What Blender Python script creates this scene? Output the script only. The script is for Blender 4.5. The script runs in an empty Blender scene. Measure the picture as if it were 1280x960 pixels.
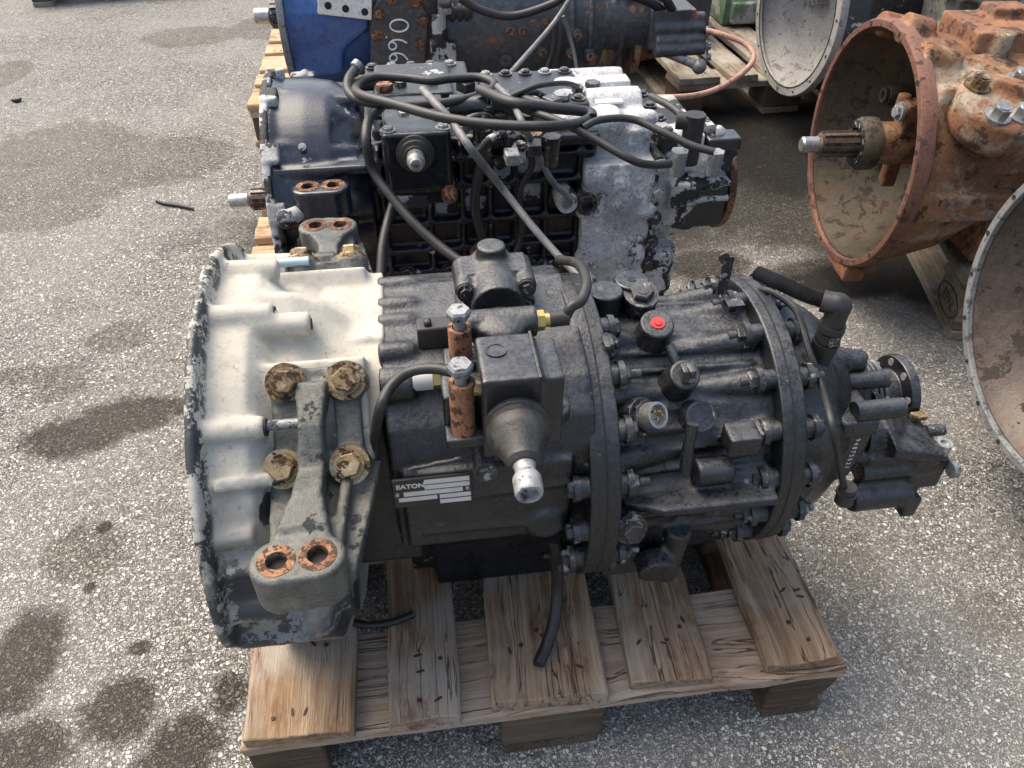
import bpy, bmesh, math, random
from mathutils import Vector as V, Matrix, Quaternion
from mathutils import noise as mnoise
R_ = math.radians
random.seed(7)
sc = bpy.context.scene
COL = sc.collection
# ---------------------------------------------------------------- camera, sky, sun, exposure
CAM = V((0.27994, -0.46406, 1.09191)); PITCH = R_(41.0); YAW = 0.134526; FPX = 960.0   # focal length in pixels of a 1280 x 960 frame
cd = bpy.data.cameras.new('camera'); cam = bpy.data.objects.new('camera', cd); COL.objects.link(cam); sc.camera = cam
cam.location = CAM; cam.rotation_euler = (math.pi/2 - PITCH, 0, -YAW)
cd.sensor_fit = 'HORIZONTAL'; cd.sensor_width = 36.0; cd.lens = 36.0*FPX/1280.0; cd.clip_start = 0.02; cd.clip_end = 500
SUN_EL, SUN_AZ = R_(58), R_(-48)          # azimuth measured clockwise from +Y
w = bpy.data.worlds.new('World'); sc.world = w; w.use_nodes = True
wn = w.node_tree.nodes; bg = wn['Background']
sky = wn.new('ShaderNodeTexSky'); sky.sky_type = 'NISHITA'; sky.sun_disc = False
sky.sun_elevation = SUN_EL; sky.sun_rotation = SUN_AZ; sky.air_density = 1.0; sky.dust_density = 6.0; sky.ozone_density = 1.0
w.node_tree.links.new(sky.outputs[0], bg.inputs[0]); bg.inputs[1].default_value = 0.15
sl = bpy.data.lights.new('sun', 'SUN'); sl.energy = 1.0; sl.angle = R_(60); sl.color = (1.0, 0.95, 0.87)
so = bpy.data.objects.new('sun', sl); COL.objects.link(so)
sdir = V((math.sin(SUN_AZ)*math.cos(SUN_EL), math.cos(SUN_AZ)*math.cos(SUN_EL), math.sin(SUN_EL)))
so.rotation_euler = (-sdir).to_track_quat('-Z', 'Y').to_euler(); so.location = (0, 0, 6)
sc.view_settings.view_transform = 'Standard'; sc.view_settings.look = 'None'; sc.view_settings.gamma = 1.0
sc.view_settings.exposure = 1.3; sc.view_settings.use_white_balance = True; sc.view_settings.white_balance_temperature = 6800; sc.view_settings.white_balance_tint = 8; sc.view_settings.use_curve_mapping = False
sc.render.engine = 'CYCLES'; sc.render.resolution_x = 1024; sc.render.resolution_y = 768

# ---------------------------------------------------------------- a photo pixel gives a direction; the plane it lies on gives the distance
_F = V((math.sin(YAW)*math.cos(PITCH), math.cos(YAW)*math.cos(PITCH), -math.sin(PITCH)))
_R = V((math.cos(YAW), -math.sin(YAW), 0)); _U = _R.cross(_F)
def ray(x, y): return _F + _R*((x-640)/FPX) - _U*((y-480)/FPX)
def onX(x, y, v): d = ray(x, y); return CAM + d*((v-CAM.x)/d.x)
def onY(x, y, v): d = ray(x, y); return CAM + d*((v-CAM.y)/d.y)
def onZ(x, y, v): d = ray(x, y); return CAM + d*((v-CAM.z)/d.z)
def onP(x, y, p, n): d = ray(x, y); n = V(n); return CAM + d*(((V(p)-CAM).dot(n))/d.dot(n))

# ---------------------------------------------------------------- mesh building
def catmull(pts, k=8):
    pts = [V(p) for p in pts]
    if len(pts) < 3: return pts
    q = [pts[0]*2-pts[1]] + pts + [pts[-1]*2-pts[-2]]; out = []
    for i in range(1, len(q)-2):
        a, b, c, d = q[i-1:i+3]
        for j in range(k):
            t = j/k; out.append(0.5*((2*b)+(c-a)*t+(2*a-5*b+4*c-d)*t*t+(3*b-a-3*c+d)*t**3))
    return out + [pts[-1]]
def frame(ax):
    ax = V(ax).normalized(); h = V((0, 0, 1)) if abs(ax.z) < 0.9 else V((0, 1, 0))
    u = ax.cross(h).normalized(); return ax, u, ax.cross(u)
class MB:
    def __init__(s): s.v = []; s.f = []
    def add(s, vs, fs):
        o = len(s.v); s.v += [V(p) for p in vs]; s.f += [tuple(i+o for i in f) for f in fs]; return s
    def box(s, c, d, rot=None):
        c = V(c); vs = []
        for x in (-.5, .5):
            for y in (-.5, .5):
                for z in (-.5, .5):
                    p = V((x*d[0], y*d[1], z*d[2]))
                    if rot is not None: p = rot @ p
                    vs.append(c+p)
        return s.add(vs, [(0,1,3,2),(4,6,7,5),(0,4,5,1),(2,3,7,6),(0,2,6,4),(1,5,7,3)])
    def bb(s, x0, x1, y0, y1, z0, z1): return s.box(((x0+x1)/2, (y0+y1)/2, (z0+z1)/2), (x1-x0, y1-y0, z1-z0))
    def rings(s, rs, cap=True, closed=False):
        n = len(rs[0]); o = len(s.v); fs = []
        for r in rs: s.v += [V(p) for p in r]
        m = len(rs)
        for i in range(m if closed else m-1):
            a, b = i*n, ((i+1) % m)*n
            for j in range(n): fs.append((o+a+j, o+a+(j+1) % n, o+b+(j+1) % n, o+b+j))
        if cap and not closed: fs.append(tuple(o+j for j in reversed(range(n)))); fs.append(tuple(o+(m-1)*n+j for j in range(n)))
        s.f += fs; return s
    def cyl(s, p0, p1, r0, r1=None, n=20, ph=0):
        p0, p1 = V(p0), V(p1); r1 = r0 if r1 is None else r1; ax, u, w_ = frame(p1-p0)
        ring = lambda c, r: [c+(u*math.cos(ph+2*math.pi*i/n)+w_*math.sin(ph+2*math.pi*i/n))*r for i in range(n)]
        return s.rings([ring(p0, r0), ring(p1, r1)])
    def lathe(s, prof, o, ax, n=32, closed=False):
        o = V(o); ax, u, w_ = frame(ax)
        rs = [[o+ax*t+(u*math.cos(2*math.pi*i/n)+w_*math.sin(2*math.pi*i/n))*max(r, 1e-4) for i in range(n)] for t, r in prof]
        return s.rings(rs, closed=closed)
    def ring(s, o, ax, h, ro, ri, n=28): return s.lathe([(0, ri), (0, ro), (h, ro), (h, ri)], o, ax, n, True)
    def tube(s, pts, r, n=8, k=8, rf=None):
        n = max(n, 13) if r > .004 else n; pts = catmull(pts, k); rs = []; up = None
        for i, p in enumerate(pts):
            t = (pts[min(i+1, len(pts)-1)]-pts[max(i-1, 0)]).normalized()
            if up is None: _, up, _ = frame(t)
            up = (up-t*up.dot(t)).normalized(); w_ = t.cross(up); rr = r if rf is None else rf(i/(len(pts)-1), i)
            rs.append([p+(up*math.cos(2*math.pi*j/n)+w_*math.sin(2*math.pi*j/n))*rr for j in range(n)])
        return s.rings(rs)
    def prism(s, poly, d):
        d = V(d); return s.rings([[V(p) for p in poly], [V(p)+d for p in poly]])
    def sphere(s, c, r, n=16, sq=(1, 1, 1)):
        c = V(c); rs = []
        for i in range(1, n//2):
            a = math.pi*i/(n//2); rs.append([c+V((math.sin(a)*math.cos(2*math.pi*j/n)*r*sq[0], math.sin(a)*math.sin(2*math.pi*j/n)*r*sq[1], math.cos(a)*r*sq[2])) for j in range(n)])
        return s.rings(rs)
    def mesh(s, name, off=V((0, 0, 0)), smooth=35):
        me = bpy.data.meshes.new(name); me.from_pydata([tuple(p-off) for p in s.v], [], s.f); me.validate()
        bm = bmesh.new(); bm.from_mesh(me); bmesh.ops.recalc_face_normals(bm, faces=bm.faces); bm.to_mesh(me); bm.free()
        for p in me.polygons: p.use_smooth = True
        me.set_sharp_from_angle(angle=R_(smooth)); return me
def empty(name, loc, label, cat, group=None, rz=0):
    o = bpy.data.objects.new(name, None); COL.objects.link(o); o.location = loc; o.rotation_euler.z = rz; o.empty_display_size = .1
    o['label'] = label; o['category'] = cat
    if group: o['group'] = group
    return o
def wloc(o):
    l = V(o.location)
    while o.parent: o = o.parent; l = l+V(o.location)
    return l
def put(name, mb, mat, parent=None, bevel=0, remesh=0, relax=4, smooth=35, label=None, seg=2):
    off = wloc(parent) if parent else V((0, 0, 0))
    me = mb.mesh(name, off, smooth); me.materials.append(mat); o = bpy.data.objects.new(name, me); COL.objects.link(o); o.parent = parent
    if remesh:
        m = o.modifiers.new('cast', 'REMESH'); m.mode = 'VOXEL'; m.voxel_size = remesh; m.use_smooth_shade = True
        if relax: m = o.modifiers.new('fillet', 'SMOOTH'); m.factor = .5; m.iterations = relax
    elif bevel:
        m = o.modifiers.new('edge', 'BEVEL'); m.width = bevel; m.segments = seg; m.limit_method = 'ANGLE'; m.angle_limit = R_(40)
    if label: o['label'] = label
    return o
def single(name, mb, mat, label, cat, group=None, base=None, **k):
    base = V(base) if base is not None else sum(mb.v, V((0, 0, 0)))/len(mb.v)
    me = mb.mesh(name, base, k.pop('smooth', 35)); me.materials.append(mat); o = bpy.data.objects.new(name, me); COL.objects.link(o); o.location = base
    if k.get('remesh'):
        m = o.modifiers.new('cast', 'REMESH'); m.mode = 'VOXEL'; m.voxel_size = k['remesh']; m.use_smooth_shade = True
        m = o.modifiers.new('fillet', 'SMOOTH'); m.factor = .5; m.iterations = k.get('relax', 3)
    elif k.get('bevel'):
        m = o.modifiers.new('edge', 'BEVEL'); m.width = k['bevel']; m.segments = 2; m.limit_method = 'ANGLE'; m.angle_limit = R_(40)
    o['label'] = label; o['category'] = cat
    if group: o['group'] = group
    return o
_shared = {}
def inst(name, key, make, mat, parent, loc, normal=(0, 0, 1), spin=0, scale=1):
    """a small alike piece: mesh data built once along +Z and shared"""
    k = (key, mat.name)
    if k not in _shared:
        me = make().mesh(name); me.materials.append(mat); _shared[k] = me
    o = bpy.data.objects.new(name, _shared[k]); COL.objects.link(o); o.parent = parent
    o.location = V(loc)-(wloc(parent) if parent else V((0, 0, 0)))
    o.rotation_euler = (V(normal).to_track_quat('Z', 'Y') @ Quaternion((0, 0, 1), spin)).to_euler(); o.scale = (scale,)*3
    return o
def hexbolt(r=.011, h=.009, wash=1.45, stud=0):
    m = MB(); m.cyl((0, 0, -.004), (0, 0, .003), r*wash, n=18)
    m.rings([[V((math.cos(a)*q, math.sin(a)*q, z)) for a in [math.pi/3*i for i in range(6)]] for z, q in ((.002, r), (h*.85, r), (h, r*.86))])
    if stud: m.cyl((0, 0, h-.001), (0, 0, h+stud), r*.52, r*.46, n=12)
    else: m.cyl((0, 0, h-.001), (0, 0, h+.0006), r*.55, n=12)
    return m
def bolt(parent, mat, loc, nrm, r=.011, h=.009, stud=0, name='bolt'):
    return inst(name, ('hex', r, h, stud), lambda: hexbolt(r, h, 1.45, stud), mat, parent, loc, nrm, random.random()*2)
# ---------------------------------------------------------------- materials
class NT:
    def __init__(s, name, rough=.5, metal=0, coord='Object', rnd=False):
        s.m = bpy.data.materials.new(name); s.m.use_nodes = True; s.t = s.m.node_tree; s.b = s.t.nodes['Principled BSDF']
        s.b.inputs['Roughness'].default_value = rough; s.b.inputs['Metallic'].default_value = metal
        s.co = s.t.nodes.new('ShaderNodeTexCoord').outputs[coord]
        if rnd:
            oi = s.t.nodes.new('ShaderNodeObjectInfo'); s.rand = oi.outputs['Random']
            s.co = s.vm('ADD', s.co, s.vm('SCALE', (3.1, 7.7, 5.3), None, s.mt('MULTIPLY', s.rand, 9.0)))
    def set(s, i, v):
        if isinstance(v, bpy.types.NodeSocket): s.t.links.new(v, i)
        elif isinstance(v, (tuple, list)) and len(v) == 3 and i.type == 'RGBA': i.default_value = (*v, 1)
        else: i.default_value = v
    def mt(s, op, a, b=0.0, c=None, clamp=False):
        n = s.t.nodes.new('ShaderNodeMath'); n.operation = op; n.use_clamp = clamp; s.set(n.inputs[0], a); s.set(n.inputs[1], b)
        if c is not None: s.set(n.inputs[2], c)
        return n.outputs[0]
    def vm(s, op, a, b=None, scale=None):
        n = s.t.nodes.new('ShaderNodeVectorMath'); n.operation = op; s.set(n.inputs[0], a)
        if b is not None: s.set(n.inputs[1], b)
        if scale is not None: s.set(n.inputs['Scale'], scale)
        return n.outputs['Value'] if op in ('LENGTH', 'DISTANCE', 'DOT_PRODUCT') else n.outputs[0]
    def noise(s, scale, detail=4, rough=.6, vec=None, dist=0, col=False):
        n = s.t.nodes.new('ShaderNodeTexNoise'); s.set(n.inputs['Vector'], s.co if vec is None else vec)
        n.inputs['Scale'].default_value = scale; n.inputs['Detail'].default_value = detail; n.inputs['Roughness'].default_value = rough; n.inputs['Distortion'].default_value = dist
        return n.outputs['Color' if col else 'Fac']
    def vor(s, scale, feat='F1', vec=None, out='Distance', rnd=1.0):
        n = s.t.nodes.new('ShaderNodeTexVoronoi'); n.feature = feat; s.set(n.inputs['Vector'], s.co if vec is None else vec); n.inputs['Scale'].default_value = scale
        n.inputs['Randomness'].default_value = rnd; return n.outputs[out]
    def step(s, x, a, b):
        n = s.t.nodes.new('ShaderNodeMapRange'); n.interpolation_type = 'SMOOTHSTEP'; s.set(n.inputs[0], x); n.inputs[1].default_value = a; n.inputs[2].default_value = b
        return n.outputs[0]
    def mix(s, f, a, b, mode='MIX'):
        n = s.t.nodes.new('ShaderNodeMix'); n.data_type = 'RGBA'; n.blend_type = mode; s.set(n.inputs['Factor'], f); s.set(n.inputs['A'], a) if False else None
        s.set(n.inputs[6], a); s.set(n.inputs[7], b); return n.outputs[2]
    def ramp(s, x, stops):
        n = s.t.nodes.new('ShaderNodeValToRGB'); s.set(n.inputs[0], x); e = n.color_ramp.elements
        while len(e) < len(stops): e.new(.5)
        for q, (p, c) in zip(e, stops): q.position = p; q.color = (*c, 1)
        return n.outputs[0]
    def map(s, vec, scale=(1, 1, 1), loc=(0, 0, 0)):
        n = s.t.nodes.new('ShaderNodeMapping'); s.set(n.inputs['Vector'], vec); n.inputs['Scale'].default_value = scale; n.inputs['Location'].default_value = loc; return n.outputs[0]
    def bump(s, h, strength=.4, dist=.002, prev=None):
        n = s.t.nodes.new('ShaderNodeBump'); s.set(n.inputs['Height'], h); n.inputs['Strength'].default_value = strength; n.inputs['Distance'].default_value = dist
        if prev is not None: s.set(n.inputs['Normal'], prev)
        return n.outputs[0]
    def blobs(s, lst, amp=.5, nscale=30, soft=.12):
        """union of ragged patches: (centre, (rx, ry, rz))"""
        d = s.vm('SCALE', s.vm('SUBTRACT', s.noise(nscale, 5, .65, col=True), (.5, .5, .5)), None, amp); acc = None
        for c, r in lst:
            k = s.vm('MULTIPLY', s.vm('SUBTRACT', s.co, tuple(c)), tuple(1/q for q in r))
            L = s.vm('LENGTH', s.vm('ADD', k, s.vm('SCALE', d, None, 2.0)))
            v = s.step(L, 1+soft, 1-soft); acc = v if acc is None else s.mt('MAXIMUM', acc, v)
        return acc
    def out(s, col=None, rough=None, normal=None, metal=None, spec=None):
        b = s.b.inputs
        if col is not None: s.set(b['Base Color'], col)
        if rough is not None: s.set(b['Roughness'], rough)
        if normal is not None: s.set(b['Normal'], normal)
        if metal is not None: s.set(b['Metallic'], metal)
        if spec is not None: s.set(b['Specular IOR Level'], spec)
        return s.m
def worn(name, base, base2, chip, lo=.62, cs=18, rough=.45, dust=(.2, .19, .17), dlo=.45, damt=.35, bump=.25, chiprough=.8, metal=0, rnd=False, lo2=.58, c2=None, cs2=9, grime=.9, spec=.5, speck=.55, dustsheen=None):
    t = NT(name, rough, metal, rnd=rnd)
    n1 = t.noise(cs, 9, .68); n2 = t.noise(5, 5, .6); n4 = t.noise(52, 7, .72); n5 = t.noise(230, 5, .7)
    c = t.mix(t.step(n2, .35, .65), base, base2)
    g = t.mt('ADD', t.mt('MULTIPLY', n5, grime), t.mt('MULTIPLY', n4, grime)); c = t.mix(1.0, c, t.ramp(t.mt('ADD', g, .5-grime), [(.28, (.45, .44, .43)), (.5, (1, 1, 1)), (.78, (1.0, .98, .95))]), 'MULTIPLY')
    d = t.mt('MULTIPLY', t.step(n4, dlo-.03, dlo+.22), damt); c = t.mix(d, c, dust)
    k = t.step(n1, lo, lo+.02); c = t.mix(k, c, chip)
    if c2: c = t.mix(t.mt('MULTIPLY', t.step(t.noise(cs2, 8, .72), lo2, lo2+.10), .88), c, c2)
    sp = t.step(t.vor(150, 'F1', t.vm('ADD', t.co, t.vm('SCALE', t.noise(40, 2, col=True), None, .02))), .17, .10); c = t.mix(t.mt('MULTIPLY', t.mt('MULTIPLY', sp, t.step(n4, .45, .6)), speck), c, chip)
    if dustsheen:            # yard dust that also paints sky brightness onto faces that look up
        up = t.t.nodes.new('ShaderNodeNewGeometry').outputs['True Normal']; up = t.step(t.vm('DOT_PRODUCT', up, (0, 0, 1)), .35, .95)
        c = t.mix(t.mt('MULTIPLY', t.mt('MULTIPLY', up, t.step(t.mt('ADD', t.mt('MULTIPLY', n4, .6), t.mt('MULTIPLY', n5, .4)), .36, .62)), dustsheen[1]), c, dustsheen[0])
    r = t.mt('ADD', t.mt('MULTIPLY', n4, .36), rough-.18); r = t.mt('MAXIMUM', r, t.mt('MULTIPLY', k, chiprough))
    nb = t.bump(t.mt('ADD', n5, t.mt('MULTIPLY', t.mt('SUBTRACT', n4, k), .8)), bump*1.5, .0016)
    return t.out(c, r, nb, spec=spec)
M = {}
M['black'] = worn('black_paint', (.0065, .0075, .0095), (.011, .0125, .015), (.13, .13, .13), .655, 60, .29, (.04, .04, .04), .54, .35, .45, spec=.55, speck=.35, dustsheen=((.085, .089, .095), .62))
M['blacksmooth'] = worn('black_smooth_paint', (.008, .009, .0115), (.012, .0135, .0165), (.09, .095, .10), .72, 50, .24, (.04, .04, .04), .56, .3, .15, spec=.55, speck=.2, dustsheen=((.085, .09, .098), .55))
M['blackbolt'] = worn('black_bolt_paint', (.008, .009, .011), (.018, .019, .021), (.24, .23, .22), .58, 80, .30, (.09, .09, .088), .52, .3, rnd=True, spec=.6, dustsheen=((.12, .12, .12), .5))
M['rubber'] = worn('black_rubber', (.012, .012, .0125), (.020, .020, .021), (.06, .06, .06), .72, 40, .5, (.055, .055, .053), .52, .35, .15)
M['boot'] = worn('grey_rubber_boot', (.016, .016, .0155), (.026, .0255, .024), (.08, .075, .065), .68, 50, .5, (.07, .067, .06), .5, .5, .25)
M['greycast'] = worn('grey_cast_paint', (.050, .054, .050), (.082, .084, .074), (.014, .015, .016), .60, 34, .42, (.17, .165, .14), .50, .5, .45, c2=(.15, .145, .105), lo2=.60)
M['steel'] = worn('bare_steel', (.38, .38, .37), (.5, .49, .47), (.16, .13, .10), .64, 70, .38, (.2, .17, .13), .55, .4, .12, metal=.85, rnd=True)
M['zinc'] = worn('white_zinc', (.20, .21, .22), (.32, .33, .335), (.05, .05, .05), .58, 90, .42, (.12, .115, .105), .5, .6, .3, metal=.3, rnd=True)
M['yellowzinc'] = worn('yellow_zinc_bolt', (.16, .10, .045), (.34, .25, .13), (.05, .03, .018), .53, 70, .35, (.56, .54, .48), .53, .75, .35, metal=.5, rnd=True)
M['rustsleeve'] = worn('rusty_sleeve', (.21, .09, .04), (.32, .15, .075), (.06, .027, .014), .54, 80, .7, (.40, .25, .15), .55, .5, .6, rnd=True)
M['rustring'] = worn('rust_ring', (.17, .068, .032), (.28, .13, .06), (.055, .026, .016), .50, 140, .85, (.40, .29, .20), .50, .65, .6)
M['rust'] = worn('rust_casting', (.165, .068, .032), (.265, .125, .058), (.065, .028, .016), .555, 26, .82, (.34, .23, .14), .52, .6, .8, c2=(.30, .26, .19), lo2=.53, cs2=6)
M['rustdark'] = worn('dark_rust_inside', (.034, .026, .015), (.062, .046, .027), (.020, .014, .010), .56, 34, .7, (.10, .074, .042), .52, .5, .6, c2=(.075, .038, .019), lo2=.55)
M['rustrim'] = worn('red_brown_rim', (.10, .038, .026), (.16, .068, .042), (.05, .025, .02), .57, 38, .65, (.22, .14, .10), .54, .5, .6)
M['brownin'] = worn('brown_dusty_inside', (.058, .041, .033), (.105, .078, .062), (.033, .025, .021), .58, 22, .45, (.18, .145, .115), .53, .5, .4)
M['greyrim'] = worn('grey_worn_rim', (.13, .14, .155), (.22, .23, .235), (.07, .06, .055), .57, 50, .45, (.15, .135, .125), .52, .5, .4)
M['greyin'] = worn('pale_grey_inside', (.21, .204, .193), (.30, .29, .275), (.13, .124, .118), .58, 30, .75, (.17, .162, .15), .5, .5, .4)
M['alu'] = worn('corroded_aluminium', (.33, .338, .355), (.54, .54, .545), (.022, .024, .028), .60, 15, .68, (.13, .135, .145), .50, .75, .9, c2=(.70, .70, .70), lo2=.52, cs2=30, speck=.2)
M['aludirty'] = worn('patchy_aluminium', (.28, .282, .28), (.50, .50, .49), (.010, .011, .014), .505, 15, .6, (.14, .14, .145), .5, .6, .8, chiprough=.28, speck=.2)
M['bluebell'] = worn('blue_black_paint', (.009, .013, .024), (.018, .023, .036), (.30, .295, .28), .65, 30, .18, (.14, .13, .115), .57, .45, .12, spec=.6, speck=.2)
M['darkblue'] = worn('dark_blue_paint', (.006, .0075, .012), (.012, .0135, .018), (.36, .35, .33), .62, 26, .32, (.09, .085, .075), .55, .4, .3)
M['blue'] = worn('blue_paint', (.026, .080, .25), (.04, .095, .25), (.25, .26, .28), .68, 18, .33, (.10, .115, .16), .55, .45, .2)
M['slate'] = worn('slate_paint', (.040, .047, .057), (.060, .066, .075), (.21, .09, .038), .60, 17, .40, (.17, .155, .135), .52, .5, .3)
M['whitepaint'] = worn('white_worn_paint', (.62, .63, .62), (.74, .74, .72), (.12, .13, .14), .62, 24, .6, (.4, .38, .34), .55, .5, .3)
M['silt'] = worn('grey_green_casting', (.10, .105, .095), (.17, .17, .15), (.05, .05, .045), .6, 16, .75, (.24, .23, .2), .5, .45, .4)
M['green'] = worn('green_worn_paint', (.05, .16, .06), (.17, .19, .15), (.3, .3, .27), .55, 10, .65, (.3, .29, .26), .5, .5, .3)
def plain(name, c, rough=.5, metal=0, bump=.1):
    t = NT(name, rough, metal); n = t.noise(60, 4, .6); c2 = tuple(x*.72 for x in c)
    return t.out(t.mix(n, c, c2), t.mt('ADD', t.mt('MULTIPLY', n, .25), rough-.12), t.bump(t.noise(300, 2), bump, .0005))
M['red'] = plain('red_plastic', (.60, .035, .03), .4)
M['hole'] = plain('dark_bore_shade', (.012, .011, .010), .8)
M['brass'] = plain('brass', (.55, .40, .14), .35, .8)
M['whitetape'] = plain('white_tape', (.55, .54, .52), .6)
M['ink'] = plain('white_marker', (.75, .77, .78), .7)
M['platewhite'] = plain('plate_white', (.62, .60, .57), .45)
M['plateblack'] = plain('plate_black', (.012, .012, .013), .35)
M['stencil'] = plain('stencil_black', (.045, .035, .03), .8)
M['shaftsteel'] = worn('rusty_shaft', (.10, .085, .075), (.17, .14, .115), (.10, .05, .03), .53, 60, .4, (.3, .26, .22), .55, .5, .3, metal=.6)
M['copper'] = worn('rusty_cable', (.30, .15, .11), (.38, .22, .17), (.14, .07, .05), .6, 40, .7, (.4, .3, .24), .5, .4, .3)
M['paleblue'] = plain('pale_blue_zinc', (.40, .55, .60), .5, .2)
M['greycable'] = worn('grey_cable_sheath', (.10, .10, .10), (.16, .16, .155), (.04, .04, .04), .7, 40, .5, (.25, .25, .24), .5, .4, .15)
M['rustplate'] = M['slate']
def wood(name, a, b, c, grey, gamt):
    t = NT(name, .82, rnd=True)
    g = t.map(t.co, (.9, 30, 30)); wob = t.noise(3.2, 3, .5)
    g2 = t.vm('ADD', g, t.vm('SCALE', (0, 1, 1), None, t.mt('MULTIPLY', wob, 1.6)))
    gr = t.noise(3.0, 6, .65, g2, .4); fine = t.noise(9, 4, .7, t.map(t.co, (2.2, 70, 70)))
    col = t.ramp(t.mt('ADD', t.mt('MULTIPLY', gr, .75), t.mt('MULTIPLY', fine, .25)), [(.30, c), (.46, b), (.62, a), (.80, tuple(x*1.12 for x in a))])
    col = t.mix(t.mt('MULTIPLY', t.step(t.noise(4.5, 5, .65), .42, .62), gamt), col, grey)
    crack = t.noise(2.0, 3, .5, t.map(g2, (.55, .9, .9), (3, 1, 2))); ck = t.mt('MULTIPLY', t.step(t.mt('ABSOLUTE', t.mt('SUBTRACT', crack, .5)), .012, .003), t.step(t.noise(4, 3), .42, .54))
    col = t.mix(t.mt('MULTIPLY', ck, .8), col, (.035, .023, .015))
    kn = t.vor(5.2, vec=t.map(t.co, (1, 2.0, 1))); kk = t.step(kn, .10, .055); col = t.mix(t.mt('MULTIPLY', kk, .75), col, (.11, .055, .03))
    st = t.step(t.noise(7, 5, .7, t.map(t.co, (1, 2.2, 2.2), (5, 5, 5))), .55, .68); col = t.mix(t.mt('MULTIPLY', st, .68), col, (.13, .055, .026))
    h = t.mt('SUBTRACT', t.mt('ADD', gr, t.mt('MULTIPLY', fine, .8)), t.mt('MULTIPLY', ck, 2.5))
    return t.out(col, .85, t.bump(h, .75, .003), spec=.25)
M['oldwood'] = wood('weathered_wood', (.36, .265, .18), (.21, .135, .08), (.075, .043, .025), (.31, .28, .24), .72)
M['stringerwood'] = wood('pale_weathered_wood', (.40, .30, .215), (.29, .205, .14), (.2, .135, .09), (.38, .335, .285), .6)
M['newwood'] = wood('fresh_wood', (.52, .38, .235), (.42, .285, .165), (.25, .155, .085), (.45, .37, .27), .5)
M['darkwood'] = wood('damp_block_wood', (.11, .078, .05), (.07, .048, .03), (.05, .032, .02), (.15, .12, .09), .5)
M['greywood'] = wood('old_grey_wood', (.27, .23, .175), (.18, .148, .11), (.09, .07, .05), (.36, .34, .29), .7)
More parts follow.
